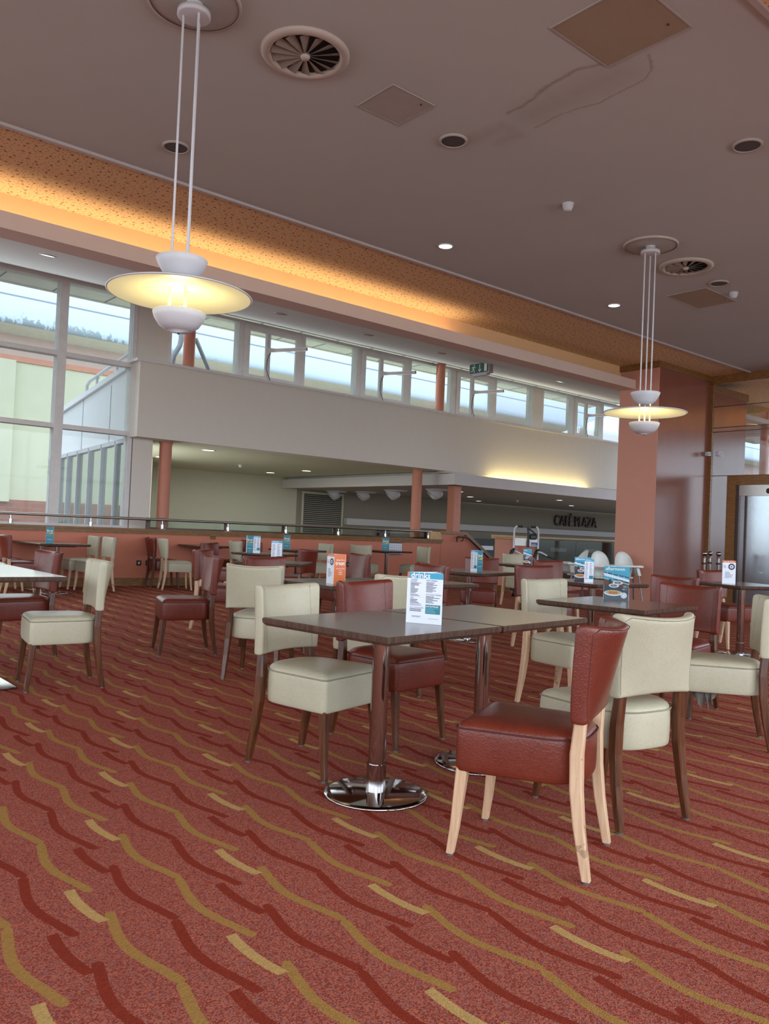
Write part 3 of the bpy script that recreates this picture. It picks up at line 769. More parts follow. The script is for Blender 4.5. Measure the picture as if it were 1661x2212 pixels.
speaker(10.47, 10.98, 1, 'round ceiling speaker above the upper orange column left of the exit sign', .1)
def detector(u, v, z, l):
    e = empty('smoke_detector', (u, v, z), 0, l, 'smoke detector', 'white smoke detectors')
    MB().cyl((0, 0), .055, -.02, 0, 20).build('base', M['white'], e)
    MB().lathe([(.05, -.02), (.05, -.035), (.042, -.04), (.04, -.055), (.03, -.07), (0, -.072)], 20).build('cap', M['white'], e)
    MB().lathe([(.036, -.05), (.041, -.048), (.036, -.045)], 16).build('slot', M['dark'], e)
detector(6.25, 4.88, 4.35, 'smoke detector alone in the middle of the ceiling')
detector(9.92, 5.09, 4.35, 'smoke detector beside the far tan access panel')
detector(10.38, 17.95, 2.64, 'smoke detector on the low soffit above the cream back wall')
detector(20.5, 17.6, 2.33, 'smoke detector under the dark cafe canopy')
def downlight(u, v, z, rx, l, mat, grp, r=.085):
    e = empty('downlight', (u, v, z), 0, l, 'downlight', grp); e.rotation_euler = (rx, 0, 0)
    MB().lathe([(r, 0), (r, -.008), (r*.9, -.012), (r*.85, -.004)], 24).build('trim_ring', M['white'], e)
    MB().lathe([(0, -.007), (r*.86, -.006)], 24).build('lamp_face', mat, e)
downlight(6.26, 6.56, 4.35, 0, 'lit downlight near the cove in mid ceiling', M['light_white'], 'main ceiling downlights')
downlight(9.43, 6.52, 4.35, 0, 'lit downlight left of the far hanging lamp rods', M['light_white'], 'main ceiling downlights')
for (u, v), l in (((3.21, 10.49), 'lit downlight above the tall window at far left'), ((14.0, 10.96), 'lit downlight right of the green exit sign')):
    loc, rx = at_ceiling(u, v); downlight(u, v, loc[2], rx, l, M['light_white'], 'sloped ceiling downlights', .1)
for (u, v), l in (((7.98, 15.11), 'lit downlight on the soffit nearest the bulkhead edge'), ((12.3, 19.6), 'lit downlight on the soffit near the cream wall, left of two'),
                  ((12.29, 17.82), 'lit downlight on the soffit near the cream wall, right of two'), ((8.25, 17.9), 'lit downlight on the soffit behind the low round column')):
    downlight(u, v, 2.64, 0, l, M['light_warm'], 'soffit downlights', .14)
for i, ((u, v), l) in enumerate((((16.75, 19.4), 'lit canopy downlight between the air nozzles'), ((16.3, 16.1), 'lit canopy downlight right of the square post, nearest it'), ((18.6, 17.9), 'lit canopy downlight right of the square post, middle of three'),
                  ((20.9, 19.7), 'lit canopy downlight right of the square post, farthest of three'), ((20.5, 15.9), 'lit canopy downlight above the CAFÉ letters, nearer of two'), ((23.9, 18.0), 'lit canopy downlight above the CAFÉ letters, farther of two'))):
    downlight(u, v, 2.33, 0, l, M['light_warm'] if i != 2 and i != 5 else M['light_white'], 'canopy downlights', .13)

# exit sign
e = empty('exit_sign', (11.7, 11.13, 4.31), 0, 'green and white emergency exit sign with running figure hanging from ceiling', 'sign')
MB().box((-.03, -.27, .0), (.09, .27, .23), None, .006).build('case', M['white'], e)
MB().box((-.02, -.2, -.03), (.07, .2, 0)).build('under_tray', M['white'], e)
T = Matrix.Translation((-.031, 0, 0)) @ Matrix.Rotation(-PI/2, 4, 'Z')
b = MB(); b.quad(T, -.25, .02, .25, .21, M['exit_green'], -.002)
b.quad(T, .14, .04, .21, .19, M['white_ink'], -.004)
def stroke(p, w):
    for a, c in zip(p[:-1], p[1:]):
        a, c = Vector((a[0], 0, a[1])), Vector((c[0], 0, c[1])); d = (c-a).normalized(); n_ = Vector((-d.z, 0, d.x))*w/2
        b.add([T @ (q + Vector((0, -.004, 0))) for q in (a-n_, c-n_, c+n_, a+n_)], [(0, 1, 2, 3)], M['white_ink'])
b.disc(T, -.125, .18, .014, .014, M['white_ink'], -.004, 12)
stroke([(-.135, .16), (-.155, .1)], .03); stroke([(-.155, .105), (-.12, .08), (-.13, .035)], .017); stroke([(-.155, .105), (-.175, .07), (-.21, .065)], .017)
stroke([(-.135, .155), (-.105, .13), (-.085, .14)], .013); stroke([(-.14, .155), (-.18, .15), (-.19, .12)], .013)
stroke([(.02, .19), (.02, .08)], .018); stroke([(-.015, .09), (.02, .045), (.055, .09)], .018)
b.build('sign_face', None, e)

# ------------------------------------------------------------------ pendants
def pendant(u, v, l):
    e = empty('hanging_lamp', (u, v, 0), 0, l, 'lamp', 'three rod uplighter pendants')
    MB().lathe([(0, 4.335), (.27, 4.335), (.285, 4.34), (.285, 4.35)], 40).build('ceiling_plate', M['panel'], e)
    MB().lathe([(.272, 4.33), (.285, 4.328), (.287, 4.35)], 40).build('plate_rim', M['vent'], e)
    MB().lathe([(.05, 4.335), (.05, 4.29), (.1, 4.285), (.102, 4.255), (.09, 4.25), (0, 4.25)], 28).build('canopy', M['white'], e)
    for k in range(3):
        a = 2*PI*k/3 + .55; x, y = .062*math.cos(a), .062*math.sin(a)
        MB().cyl((x, y), .0075, 2.69, 4.25, 10).build('rod', M['white'], e)
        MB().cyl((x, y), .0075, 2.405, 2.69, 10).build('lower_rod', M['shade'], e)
    MB().lathe([(.152, 2.75), (.155, 2.745), (.14, 2.71), (.11, 2.66), (.07, 2.625), (0, 2.615), ], 36).build('upper_bowl', M['white'], e)
    b = MB().lathe([(0, 2.70), (.15, 2.745)], 36); b.build('bowl_lid', M['white'], e)
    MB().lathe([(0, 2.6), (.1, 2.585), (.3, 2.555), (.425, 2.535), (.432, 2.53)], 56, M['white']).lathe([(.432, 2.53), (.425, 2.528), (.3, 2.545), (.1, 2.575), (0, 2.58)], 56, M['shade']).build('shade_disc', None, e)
    MB().lathe([(.428, 2.538), (.436, 2.532), (.428, 2.526), (.42, 2.53)], 56, close=True).build('shade_rim', M['white'], e)
    MB().lathe([(.155, 2.425), (.16, 2.42), (.15, 2.385), (.12, 2.34), (.075, 2.31), (0, 2.3), (0, 2.306), (.073, 2.316), (.117, 2.346), (.145, 2.387)], 36, close=True).build('lower_bowl', M['white'], e)
    MB().cyl((0, 0), .006, 2.29, 2.302, 8).build('finial', M['dark'], e)
    li = bpy.data.lights.new('pendant_bulb', 'POINT'); li.energy = 3.2; li.color = (1.0, .9, .58); li.shadow_soft_size = .05
    lo = bpy.data.objects.new('pendant_bulb', li); COL.objects.link(lo); lo.parent = e; lo.location = (0, 0, 2.40)
pendant(2.205, 4.63, 'large hanging lamp with glowing yellow disc at upper left')
pendant(7.745, 4.92, 'hanging lamp with glowing yellow disc in front of the orange pillar')

# ================================================================== FURNITURE
def lerp(a, b, t): return a+(b-a)*t
def sstep(a, b, x):
    t = max(0, min(1, (x-a)/(b-a))); return t*t*(3-2*t)
def seat_outline(n=40):
    pts = []
    def corner(cx, cy, r, a0, a1, k):
        for i in range(k+1):
            a = lerp(a0, a1, i/k); pts.append((cx+r*math.cos(a), cy+r*math.sin(a)))
    corner(.19, .205, .028, 0, PI/2, 4); corner(-.19, .205, .028, PI/2, PI, 4)
    corner(-.055, -.075, .145, PI+.1, 3*PI/2, 6); corner(.055, -.075, .145, -PI/2, -.1, 6)
    return pts
SO = seat_outline()
def seat_ring(z, s, dome=0.0):
    return [(x*s, (y-.02)*s+.02, z + dome) for x, y in SO]
def make_seat():
    b = MB()
    rings = [seat_ring(.305, .95), seat_ring(.305, .985), seat_ring(.318, 1.0), seat_ring(.385, 1.006), seat_ring(.445, 1.0), seat_ring(.466, .985), seat_ring(.481, .93), seat_ring(.491, .8), seat_ring(.496, .5), seat_ring(.497, .2)]
    b.loft(rings, None, True); return b
def make_piping():
    return MB().tube(seat_ring(.458, 1.004), .0034, 6, None, True)
SV = [-1, -.92, -.8, -.62, -.33, 0, .33, .62, .8, .92, 1]
TV = [0, .04, .25, .5, .72, .89, 1]
def back_pt(s, t):
    hw = lerp(.214, .222, t)
    z = lerp(.522 + .012*(1-abs(s)**2), .864 - .014*(1-abs(s)**2), t)
    y = -.212 - .086*t + lerp(.012, .096, t**.8)*abs(s)**2.3
    return s*hw, y, z
def make_back():
    nx, nz = len(SV)-1, len(TV)-1; b = MB(); F, K = [], []
    for t in TV:
        for s in SV:
            x, y, z = back_pt(s, t)
            F.append((x, y+.027, z)); K.append((x, y-.031, z))
    W = nx+1; vs = F+K; o = len(F); fs = []
    for j in range(nz):
        for i in range(nx):
            a = j*W+i; fs.append((a, a+1, a+1+W, a+W)); fs.append((o+a+W, o+a+1+W, o+a+1, o+a))
    for i in range(nx):
        fs.append((o+i, o+i+1, i+1, i)); a = nz*W+i; fs.append((a, a+1, o+a+1, o+a))
    for j in range(nz):
        a = j*W; fs.append((a, a+W, o+a+W, o+a)); a = j*W+nx; fs.append((o+a, o+a+W, a+W, a))
    b.add(vs, fs, None, True); return b
def make_back_seam():
    b = MB()
    for s in (-.78, .78):
        P = [back_pt(s, lerp(.03, .97, k/7)) for k in range(8)]
        b.tube([(x, y+.0268, z) for x, y, z in P], .0016, 5)
    pts = [(-.95, t) for t in (.05, .3, .6, .9)] + [(s, .965) for s in (-.85, -.6, -.3, 0, .3, .6, .85)] + [(.95, t) for t in (.9, .6, .3, .05)]
    P = [back_pt(s, t) for s, t in pts]
    b.tube([(x, y-.0302, z) for x, y, z in P], .0016, 5); return b
def leg_loft(path):
    rings = []
    for x, y, z, w in path:
        h = w/2; c = h*.75
        rings.append([(x-c, y-h, z), (x+c, y-h, z), (x+h, y-c, z), (x+h, y+c, z), (x+c, y+h, z), (x-c, y+h, z), (x-h, y+c, z), (x-h, y-c, z)])
    return MB().loft(rings)
def front_leg(s): return leg_loft([(s*.205, .236, .009, .026), (s*.2, .224, .1, .031), (s*.19, .205, .315, .042)])
def rear_leg(s): return leg_loft([(s*.198, -.245, .009, .029), (s*.196, -.232, .08, .033), (s*.193, -.214, .18, .038), (s*.188, -.2, .3, .043), (s*.182, -.196, .42, .044), (s*.176, -.203, .52, .04), (s*.172, -.216, .58, .03)])
def glide(x, y): return MB().cyl((x, y), .013, 0, .01, 12)
def make_chair(col, woodk, label):
    t = empty('dining_chair', (0, 0, 0), 0, label, 'chair')
    m = M[col]; wm = M['wood_'+woodk]; sm_ = M['seam_'+col]
    st = make_seat().build('seat', m, t, subsurf=1); make_piping().build('piping', sm_, st)
    bk = make_back().build('backrest', m, t, subsurf=2); make_back_seam().build('stitching', sm_, bk)
    for s in (-1, 1):
        l = front_leg(s).build('leg', wm, t); glide(s*.205, .236).build('glide', M['grey_metal'], l)
        l = rear_leg(s).build('leg', wm, t); glide(s*.198, -.245).build('glide', M['grey_metal'], l)
    return t
PROTO = {}
def R(d): return math.radians(d)
CH = [
 ('red', 'light', 2.412, 1.947, 25, 'oxblood red chair with bare light legs, nearest of all at front right'),
 ('cream', 'dark', 3.069, 2.056, -9, 'cream chair seen from behind, right beside the front red chair with light legs'),
 ('cream', 'dark', 4.685, 2.398, 33, 'cream chair with torn grey lining hanging under its seat at right edge'),
 ('cream', 'dark', 2.368, 3.265, -165, 'cream dark-legged chair tucked at the left end of the front double table'),
 ('red', 'dark', 3.018, 3.472, -171, 'dark red chair behind the steel column of the front double table'),
 ('cream', 'dark', 3.357, 5.388, -48, 'cream chair seen from behind, left of the table with the orange treat card'),
 ('red', 'dark', 3.358, 6.651, 73, 'dark red chair standing alone sideways on the open carpet, facing left'),
 ('cream', 'dark', 1.964, 5.70, 81, 'cream chair sideways at the near corner of the left edge table'),
 ('red', 'dark', 2.08, 7.07, 92, 'dark red chair behind the left edge table, beyond the cream one'),
 ('cream', 'light', 4.601, 3.467, 178, 'cream chair with light legs between the front table and the afternoon tea table'),
 ('red', 'light', 6.66, 5.33, 158, 'red chair directly behind the cream light-legged chair at the middle right'),
 ('red', 'light', 8.5, 6.6, 160, 'red chair whose top shows below the white evacuation trolley'),
 ('red', 'dark', 7.6, 7.09, 128, 'red chair behind the small table in front of the sloping stair wall'),
 ('cream', 'light', 10.45, 8.85, 165, 'cream chair with light legs in front of the white trolley and orange pier'),
 ('red', 'dark', 5.265, 3.03, 97, 'dark red chair right of the afternoon tea table, nearer of two'),
 ('red', 'dark', 6.43, 3.85, 92, 'dark red chair right of the afternoon tea table, farther of two by the pillar'),
 ('red', 'light', 9.02, 4.6, 165, 'red light-legged chair behind the round-based table by the glass door'),
 ('cream', 'dark', 3.71, 4.42, 3, 'cream chair seen from behind between the drinks card and the treat card'),
 ('red', 'dark', 4.98, 5.45, 88, 'red chair right of the table with the orange treat card'),
 ('cream', 'light', 6.28, 12.85, -105, 'cream light-legged chair by the orange wall, right of the wall sockets'),
 ('red', 'dark', 6.3, 13.4, -100, 'dark red chair squeezed between a cream chair and the orange wall'),
 ('red', 'light', 4.45, 8.0, -140, 'red chair with light legs just behind the lone dark red chair'),
 ('red', 'light', 6.05, 10.9, -150, 'red chair farther back behind the lone dark red chair, left of the menu table'),
 ('cream', 'light', 4.83, 13.33, 88, 'cream chair at the far left wall table, nearer the orange wall'),
 ('cream', 'light', 4.88, 12.8, 90, 'cream chair at the far left wall table, nearer the camera'),
 ('red', 'dark', 4.13, 6.43, 176, 'red chair back between the teal menu table and the treat card table'),
 ('red', 'dark', 6.28, 9.3, 25, 'dark red chair turned away at the far table behind the white drinks card'),
 ('cream', 'light', 8.97, 12.55, 88, 'cream light-legged chair at the right end of the middle wall table'),
 ('red', 'light', 7.78, 13.38, 92, 'dark red chair against the orange wall under the brass plate'),
 ('cream', 'light', 7.5, 12.62, -95, 'cream chair mostly hidden behind the teal menu card of the middle tables'),
 ('red', 'dark', 7.55, 12.05, -95, 'dark red chair between two menu cards in front of the orange wall'),
 ('cream', 'dark', 10.05, 12.45, -60, 'cream chair left of the small table with the framed notice behind'),
 ('cream', 'dark', 11.15, 12.2, 80, 'cream chair right of the small table with the framed notice behind'),
 ('red', 'dark', 5.95, 7.75, 80, 'dark red chair half hidden behind the orange treat card'),
 ('red', 'light', 3.66, 12.42, -95, 'red light-legged chair at far left edge, nearer of two at the wall table'),
 ('red', 'light', 3.62, 13.15, -92, 'red light-legged chair at far left edge, farther of two at the wall table'),
]
GR = {'red': 'red upholstered cafe chairs', 'cream': 'cream upholstered cafe chairs'}
chairs = []
for col, wk, x, y, a, l in CH:
    k = (col, wk)
    if k not in PROTO:
        c = PROTO[k] = make_chair(col, wk, l); c.location = (x, y, 0); c.rotation_euler = (0, 0, R(a)); c['group'] = GR[col]; index_kids()
    else: c = dup(PROTO[k], (x, y, 0), R(a), l, GR[col])
    chairs.append(c)
# torn lining under the cream chair at the right, small tags
random.seed(3)
b = MB(); pts = [(-.2, .16), (-.17, .06), (-.12, .02), (-.1, -.06), (-.05, -.14), (-.03, -.05), (.02, -.02), (.03, -.12), (.05, -.16), (.08, -.1), (.07, 0.02), (.12, .06), (.16, .12)]
top = [(lerp(-.2, .16, i/12), .15) for i in range(13)]
b.add([(-.17+.02*math.sin(i*1.7), .1-x*.42, .31-.085*(.16-z)/.3*1.2) for i, (x, z) in enumerate(pts)] + [(-.165, .1-x*.42, .315) for x, z in top], [(i, i+1, 14+i, 13+i) for i in range(12)])
b.build('torn_lining', M['rag'], chairs[2], recalc=False)
b = MB(); b.box((.187, -.16, .38), (.191, -.14, .42)); b.build('fabric_tag', M['black'], chairs[0])

# ---------------- tables
def table_top_mb(w, d, z0=.715, z1=.75):
    b = MB(); h, k = w/2, d/2
    r = [[(-h+i, -k+i, z), (h-i, -k+i, z), (h-i, k-i, z), (-h+i, k-i, z)] for z, i in ((z0, .014), (z0+.012, .002), (z1-.006, 0), (z1, .005))]
    vs = [p for q in r for p in q]; fs = []
    for a in range(3):
        for i in range(4): j = (i+1) % 4; fs.append((a*4+i, a*4+j, a*4+4+j, a*4+4+i))
    b.add(vs, fs, M['edge']); b.add(r[3], [(0, 1, 2, 3)], M['top']); b.add(r[0], [(3, 2, 1, 0)], M['edge']); return b
def make_table(l, w=.745, d=.745, square=False, br=.228):
    t = empty('cafe_table', (0, 0, 0), 0, l, 'table', 'pedestal cafe tables')
    table_top_mb(w, d).build('table_top', None, t)
    MB().cyl((0, 0), .038, .13, .7, 28).build('column', M['chrome'], t)
    MB().cyl((0, 0), .043, .01, .135, 28).build('collar', M['chrome'], t)
    MB().box((-.2, -.2, .7), (.2, .2, .7145)).build('top_plate', M['black'], t)
    if square: MB().box((-.26, -.26, 0), (.26, .26, .014), None, .004).build('base', M['chrome'], t)
    else: MB().lathe([(0, .018), (br-.02, .015), (br-.004, .01), (br, .005), (br-.002, 0), (0, 0)], 56).build('base', M['chrome'], t)
    return t
TB = [
 (2.33, 2.74, 7, 'left half of the front double table holding the drinks card'),
 (3.085, 2.832, 7, 'right half of the front double table with yellow light reflections'),
 (4.58, 3.06, 6, 'table holding the afternoon tea card, right of the front double table'),
 (6.58, 4.68, -4, 'table behind the afternoon tea table, with two overlapping cards'),
 (8.47, 4.15, -20, 'table by the glass door holding a white and orange card'),
 (6.5, 6.22, 15, 'small table holding a teal card in front of the red chair and stair wall'),
 (9.25, 7.75, 0, 'table in front of the cream chair by the white trolley'),
 (3.76, 4.93, 0, 'table holding the orange treat card, nearer left half'),
 (4.51, 4.93, 0, 'table half adjoining the treat card table on its right'),
 (5.0, 7.8, 45, 'table in the middle distance holding the white drinks card'),
 (6.4, 10.17, 15, 'farther middle table holding the teal cafe menu'),
 (8.2, 12.06, 0, 'table by the orange wall with a cream chair at its right end'),
 (10.72, 12.58, 0, 'small table in front of the framed notice on the orange wall'),
 (7.05, 13.24, 0, 'empty table against the orange wall under the handrail'),
 (4.2, 12.55, 0, 'far left wall table holding a teal menu card'),
 (4.2, 13.3, 0, 'far left wall table half pushed against the orange wall'),
]
tproto = None
for x, y, a, l in TB:
    if tproto is None:
        tproto = make_table(l); tproto.location = (x, y, 0); tproto.rotation_euler = (0, 0, R(a)); index_kids()
    else: dup(tproto, (x, y, 0), R(a), l)
t = make_table('long pale-reflecting table at left edge with a square steel base', .75, 1.5, True); t.location = (1.56, 6.29, 0)
for o in list(t.children):
    if o.name.split('.')[0] != 'table_top': o.location = (-.13, -.36, 0)
t = make_table('table at left edge beyond the long one, only a strip showing', .75, .75, True); t.location = (1.6, 7.44, 0)
for o in list(t.children):
    if o.name.split('.')[0] != 'table_top': o.location = (-.1, .1, 0)

# ---------------- menu cards
Z = .7505
def lines(b, T, x0, x1, z0, z1, n, mat, seed=1, hh=.45):
    rnd = random.Random(seed)
    for i in range(n):
        z = lerp(z1, z0, i/max(1, n-1)); w = lerp(.45, 1, rnd.random())*(x1-x0); h = (z1-z0)/max(1, n-1)*hh*.5
        b.quad(T, x0, z-h, x0+w, z+h, mat, -.0012)
def panel_T(p0, ang): return Matrix.Translation((p0[0], p0[1], 0)) @ Matrix.Rotation(ang, 4, 'Z')
def card(b, T, w, h, mat): b.box((0, 0, 0), (w, .0012, h), mat, 0, T)
def face_drinks(T, w, h):
    b = MB(); card(b, T, w, h, M['paper'])
    b.quad(T, 0, h*.885, w*.05, h, M['orange_print'], -.0006); b.quad(T, w*.05, h*.885, w, h, M['sky_print'], -.0006)
    b.text('drinks', w*.22, M['white_ink'], T @ Matrix.Translation((w*.1, -.0014, h*.893)), bold=.0006)
    b.text('COFFEE', w*.055, M['ink'], T @ Matrix.Translation((w*.1, -.0014, h*.84))); lines(b, T, w*.1, w*.42, h*.795, h*.82, 2, M['greyink'], 1)
    lines(b, T, w*.1, w*.34, h*.6, h*.775, 8, M['ink'], 2); lines(b, T, w*.1, w*.45, h*.545, h*.565, 2, M['ink'], 3)
    b.quad(T, w*.1, h*.518, w*.48, h*.52, M['greyink'], -.0012)
    b.text('TEA', w*.055, M['ink'], T @ Matrix.Translation((w*.1, -.0014, h*.485))); lines(b, T, w*.1, w*.46, h*.41, h*.465, 3, M['ink'], 4); lines(b, T, w*.1, w*.48, h*.36, h*.385, 2, M['greyink'], 5)
    b.quad(T, w*.1, h*.333, w*.48, h*.335, M['greyink'], -.0012)
    b.text('HOT CHOCOLATE', w*.045, M['ink'], T @ Matrix.Translation((w*.1, -.0014, h*.295))); lines(b, T, w*.1, w*.46, h*.245, h*.275, 2, M['ink'], 6)
    x = w*.54
    b.text('SOFT DRINKS', w*.05, M['ink'], T @ Matrix.Translation((x, -.0014, h*.84))); lines(b, T, x, w*.92, h*.635, h*.815, 9, M['ink'], 7)
    b.quad(T, x, h*.605, w*.93, h*.607, M['greyink'], -.0012)
    b.text('ALCOHOLIC DRINKS', w*.045, M['ink'], T @ Matrix.Translation((x, -.0014, h*.565))); lines(b, T, x, w*.93, h*.42, h*.54, 6, M['ink'], 8)
    b.quad(T, x, h*.2, w*.95, h*.38, M['teal'], -.0012)
    b.text("Let's be friends!", w*.055, M['white_ink'], T @ Matrix.Translation((x+w*.01, -.002, h*.335)), bold=.0002)
    rnd = random.Random(9)
    for i in range(4): b.quad(T, x+w*.015, h*(.225+.027*i), x+w*(.2+.19*rnd.random()), h*(.233+.027*i), M['tealpale_ink'], -.0018)
    lines(b, T, w*.16, w*.5, h*.125, h*.145, 2, M['greyink'], 10)
    b.text('FLORAL PAVILION', w*.033, M['greyink'], T @ Matrix.Translation((w*.63, -.0014, h*.1)))
    return b
def face_afternoon(T, w, h, word='afternoon'):
    b = MB(); card(b, T, w, h, M['navy_print'])
    b.quad(T, 0, h*.62, w, h, M['sky_print'], -.0006)
    b.add([T @ Vector(p) for p in ((0, -.0008, h*.8), (w, -.0008, h*.62), (w, -.0008, h*.55), (0, -.0008, h*.72))], [(0, 1, 2, 3)], M['paper'])
    b.add([T @ Vector(p) for p in ((0, -.001, h*.83), (w, -.001, h*.7), (w, -.001, h*.67), (0, -.001, h*.8))], [(0, 1, 2, 3)], M['navy_print'])
    b.add([T @ Vector(p) for p in ((0, -.001, h*.66), (w, -.001, h*.5), (w, -.001, h*.47), (0, -.001, h*.62))], [(0, 1, 2, 3)], M['tealpale_ink'])
    for i in range(4): b.quad(T, w*(.12+.22*i), h*(.68-.04*i), w*(.135+.22*i), h*(.83-.04*i), M['paper'], -.0011)
    b.add([T @ Vector(p) for p in ((0, -.0012, h*.62), (w, -.0012, h*.47), (w, -.0012, h*.38), (0, -.0012, h*.45))], [(0, 1, 2, 3)], M['red'])
    b.quad(T, w*.2, h*.42, w*.29, h*.62, M['black'], -.0014)
    for q, (cx, cz, rx) in enumerate(((.55, .52, .2), (.4, .43, .2), (.85, .41, .13), (.8, .33, .1))):
        b.disc(T, w*cx, h*cz, w*rx, h*rx*.3, M['paper'] if cx < .7 else M['teal'], -.0015-.0003*q)
        if cx < .7: b.disc(T, w*cx, h*cz, w*rx*.72, h*rx*.2, M['greyink'], -.0016-.0003*q)
        for k in range(5): b.disc(T, w*(cx-.1+.05*k), h*(cz+.008*(k % 2)), w*.03, h*.014, (M['red'], M['food_red'], M['food_green'])[k % 3], -.0017-.0003*q, 8)
    b.disc(T, w*.38, h*.21, w*.36, h*.085, M['paper'], -.0016); b.disc(T, w*.38, h*.225, w*.31, h*.066, M['food_green'], -.002)
    for i in range(5): b.disc(T, w*(.24+.07*i), h*.22, w*.035, h*.05, M['food_red'], -.0023, 10)
    b.disc(T, w*.8, h*.15, w*.12, w*.12, M['paper'], -.0016); b.disc(T, w*.8, h*.15, w*.08, w*.08, M['food_red'], -.002, 14); b.disc(T, w*.8, h*.15, w*.065, w*.065, M['paper'], -.0023, 14)
    b.text(word, w*.19, M['white_ink'], T @ Matrix.Translation((w*.06, -.002, h*.885)), bold=.0005)
    return b
def face_cafe(T, w, h, dk=False):
    b = MB(); card(b, T, w, h, M['teal'])
    b.text('floral', w*.36, M['white_ink'], T @ Matrix.Translation((w*.5, -.0014, h*.71)), 'CENTER', bold=.0006)
    b.text('Café', w*.44, M['yellow_ink'], T @ Matrix.Translation((w*.52, -.0014, h*.56)), 'CENTER', bold=.0006)
    b.text('menu', w*.36, M['tealpale_ink'], T @ Matrix.Translation((w*.5, -.0014, h*.42)), 'CENTER')
    b.quad(T, w*.2, h*.24, w*.8, h*.255, M['white_ink'], -.0012); b.quad(T, w*.35, h*.08, w*.65, h*.09, M['tealpale_ink'], -.0012)
    return b
def face_list(T, w, h):
    b = MB(); card(b, T, w, h, M['paper']); b.quad(T, 0, h*.9, w, h, M['sky_print'], -.0006)
    lines(b, T, w*.1, w*.45, h*.15, h*.84, 20, M['greyink'], 21); lines(b, T, w*.55, w*.92, h*.35, h*.84, 14, M['greyink'], 22)
    b.quad(T, w*.52, h*.15, w*.95, h*.3, M['teal'], -.0012)
    b.text('drinks', w*.24, M['white_ink'], T @ Matrix.Translation((w*.08, -.0014, h*.92))); return b
def face_treat_a(T, w, h):
    b = MB(); card(b, T, w, h, M['paper']); b.quad(T, 0, h*.91, w, h, M['orange_print'], -.0006)
    b.text('tea & treats', w*.16, M['white_ink'], T @ Matrix.Translation((w*.5, -.0014, h*.92)), 'CENTER')
    b.disc(T, w*.68, h*.74, w*.25, w*.25, M['navy_print'], -.001, 24)
    for k in range(6): b.disc(T, w*.68+w*.1*math.cos(k*PI/3), h*.74+w*.1*math.sin(k*PI/3), w*.05, w*.05, M['paper'], -.0016, 10)
    lines(b, T, w*.08, w*.38, h*.68, h*.8, 5, M['greyink'], 31); lines(b, T, w*.2, w*.85, h*.25, h*.5, 7, M['greyink'], 32); return b
def face_treat_b(T, w, h):
    b = MB(); card(b, T, w, h, M['orange_print'])
    b.text('time for a', w*.19, M['white_ink'], T @ Matrix.Translation((w*.55, -.0014, h*.78)), 'CENTER')
    b.text('treat', w*.4, M['white_ink'], T @ Matrix.Translation((w*.5, -.0014, h*.64)), 'CENTER', bold=.0005)
    for i, s_ in enumerate(('choose from', 'our', 'sweet', 'range')): b.text(s_, w*.14, M['white_ink'], T @ Matrix.Translation((w*.55, -.0014, h*(.5-.06*i))), 'CENTER')
    b.quad(T, w*.4, h*.06, w*.7, h*.07, M['white_ink'], -.0012); return b
def menu(x, y, ang, faces, w, h, l, holder=False, wing=1.0):
    """tent card: first face along +X from the origin, second face folds back from its right end"""
    e = empty('menu_card', (x, y, Z), R(ang), l, 'menu card', 'standing menu cards on the tables')
    names = ['front_panel', 'side_panel', 'rear_panel']
    a2 = R(wing)
    f = faces
    f[0](panel_T((0, 0), 0), w, h).build(names[0], None, e, recalc=False)
    f[1](panel_T((w, 0), a2), w, h).build(names[1], None, e, recalc=False)
    p2 = (w+w*math.cos(a2), w*math.sin(a2)); d = math.atan2(-p2[1], -p2[0])
    b = MB(); card(b, panel_T(p2, d), math.hypot(*p2), h, M['paper']); b.build(names[2], None, e, recalc=False)
    if holder:
        b = MB(); b.box((-.004, -.006, 0), (w+.004, -.003, h+.006)); b.build('clear_holder', M['glass'], e)
    return e
YW = -40.0   # a face square to the camera has its x axis at about this angle
menu(2.42, 2.69, -62, [face_drinks, face_list], .165, .222, 'white and blue drinks menu card on the front table', wing=118)
menu(4.70, 3.25, -52, [face_afternoon, face_drinks], .165, .225, 'afternoon tea photo card in clear holder on its table', True, 118)
menu(6.47, 4.81, -52, [face_afternoon, face_list], .15, .225, 'afternoon tea card partly covered by a list card, second table back', wing=118)
menu(6.34, 4.60, -45, [face_list, face_cafe], .085, .215, 'narrow drinks list card overlapping an afternoon tea card', wing=110)
menu(9.05, 7.62, -50, [lambda T, w, h: face_afternoon(T, w, h, 'share'), face_list], .12, .225, 'photo card with blue top on the table before the trolley', wing=95)
menu(6.44, 6.15, -92, [face_list, face_cafe], .1, .23, 'teal and white folded menu in front of the red stair-side chair', wing=100)
menu(3.535, 4.81, -96, [face_treat_a, face_treat_b], .1, .215, 'white and orange time for a treat card', wing=91)
menu(8.25, 4.255, -46, [face_treat_a, face_treat_b], .135, .24, 'white and orange card on the table by the glass door', wing=78)
menu(3.96, 12.35, -42, [face_cafe, face_list], .115, .245, 'teal cafe menu card on the far left wall table', wing=115)
menu(6.085, 10.25, -42, [face_cafe, face_list], .1, .245, 'teal cafe menu with white side on the farther middle table', wing=20)
menu(4.87, 7.67, -42, [face_list, face_cafe], .12, .235, 'white drinks list card with dark teal side on the middle table', wing=95)
menu(7.9, 12.06, -42, [face_cafe, face_list], .12, .245, 'teal cafe menu card on the wall table with the cream chair', wing=115)
menu(10.56, 12.54, -42, [face_cafe, face_list], .14, .245, 'teal cafe menu card in front of the framed notice', wing=115)

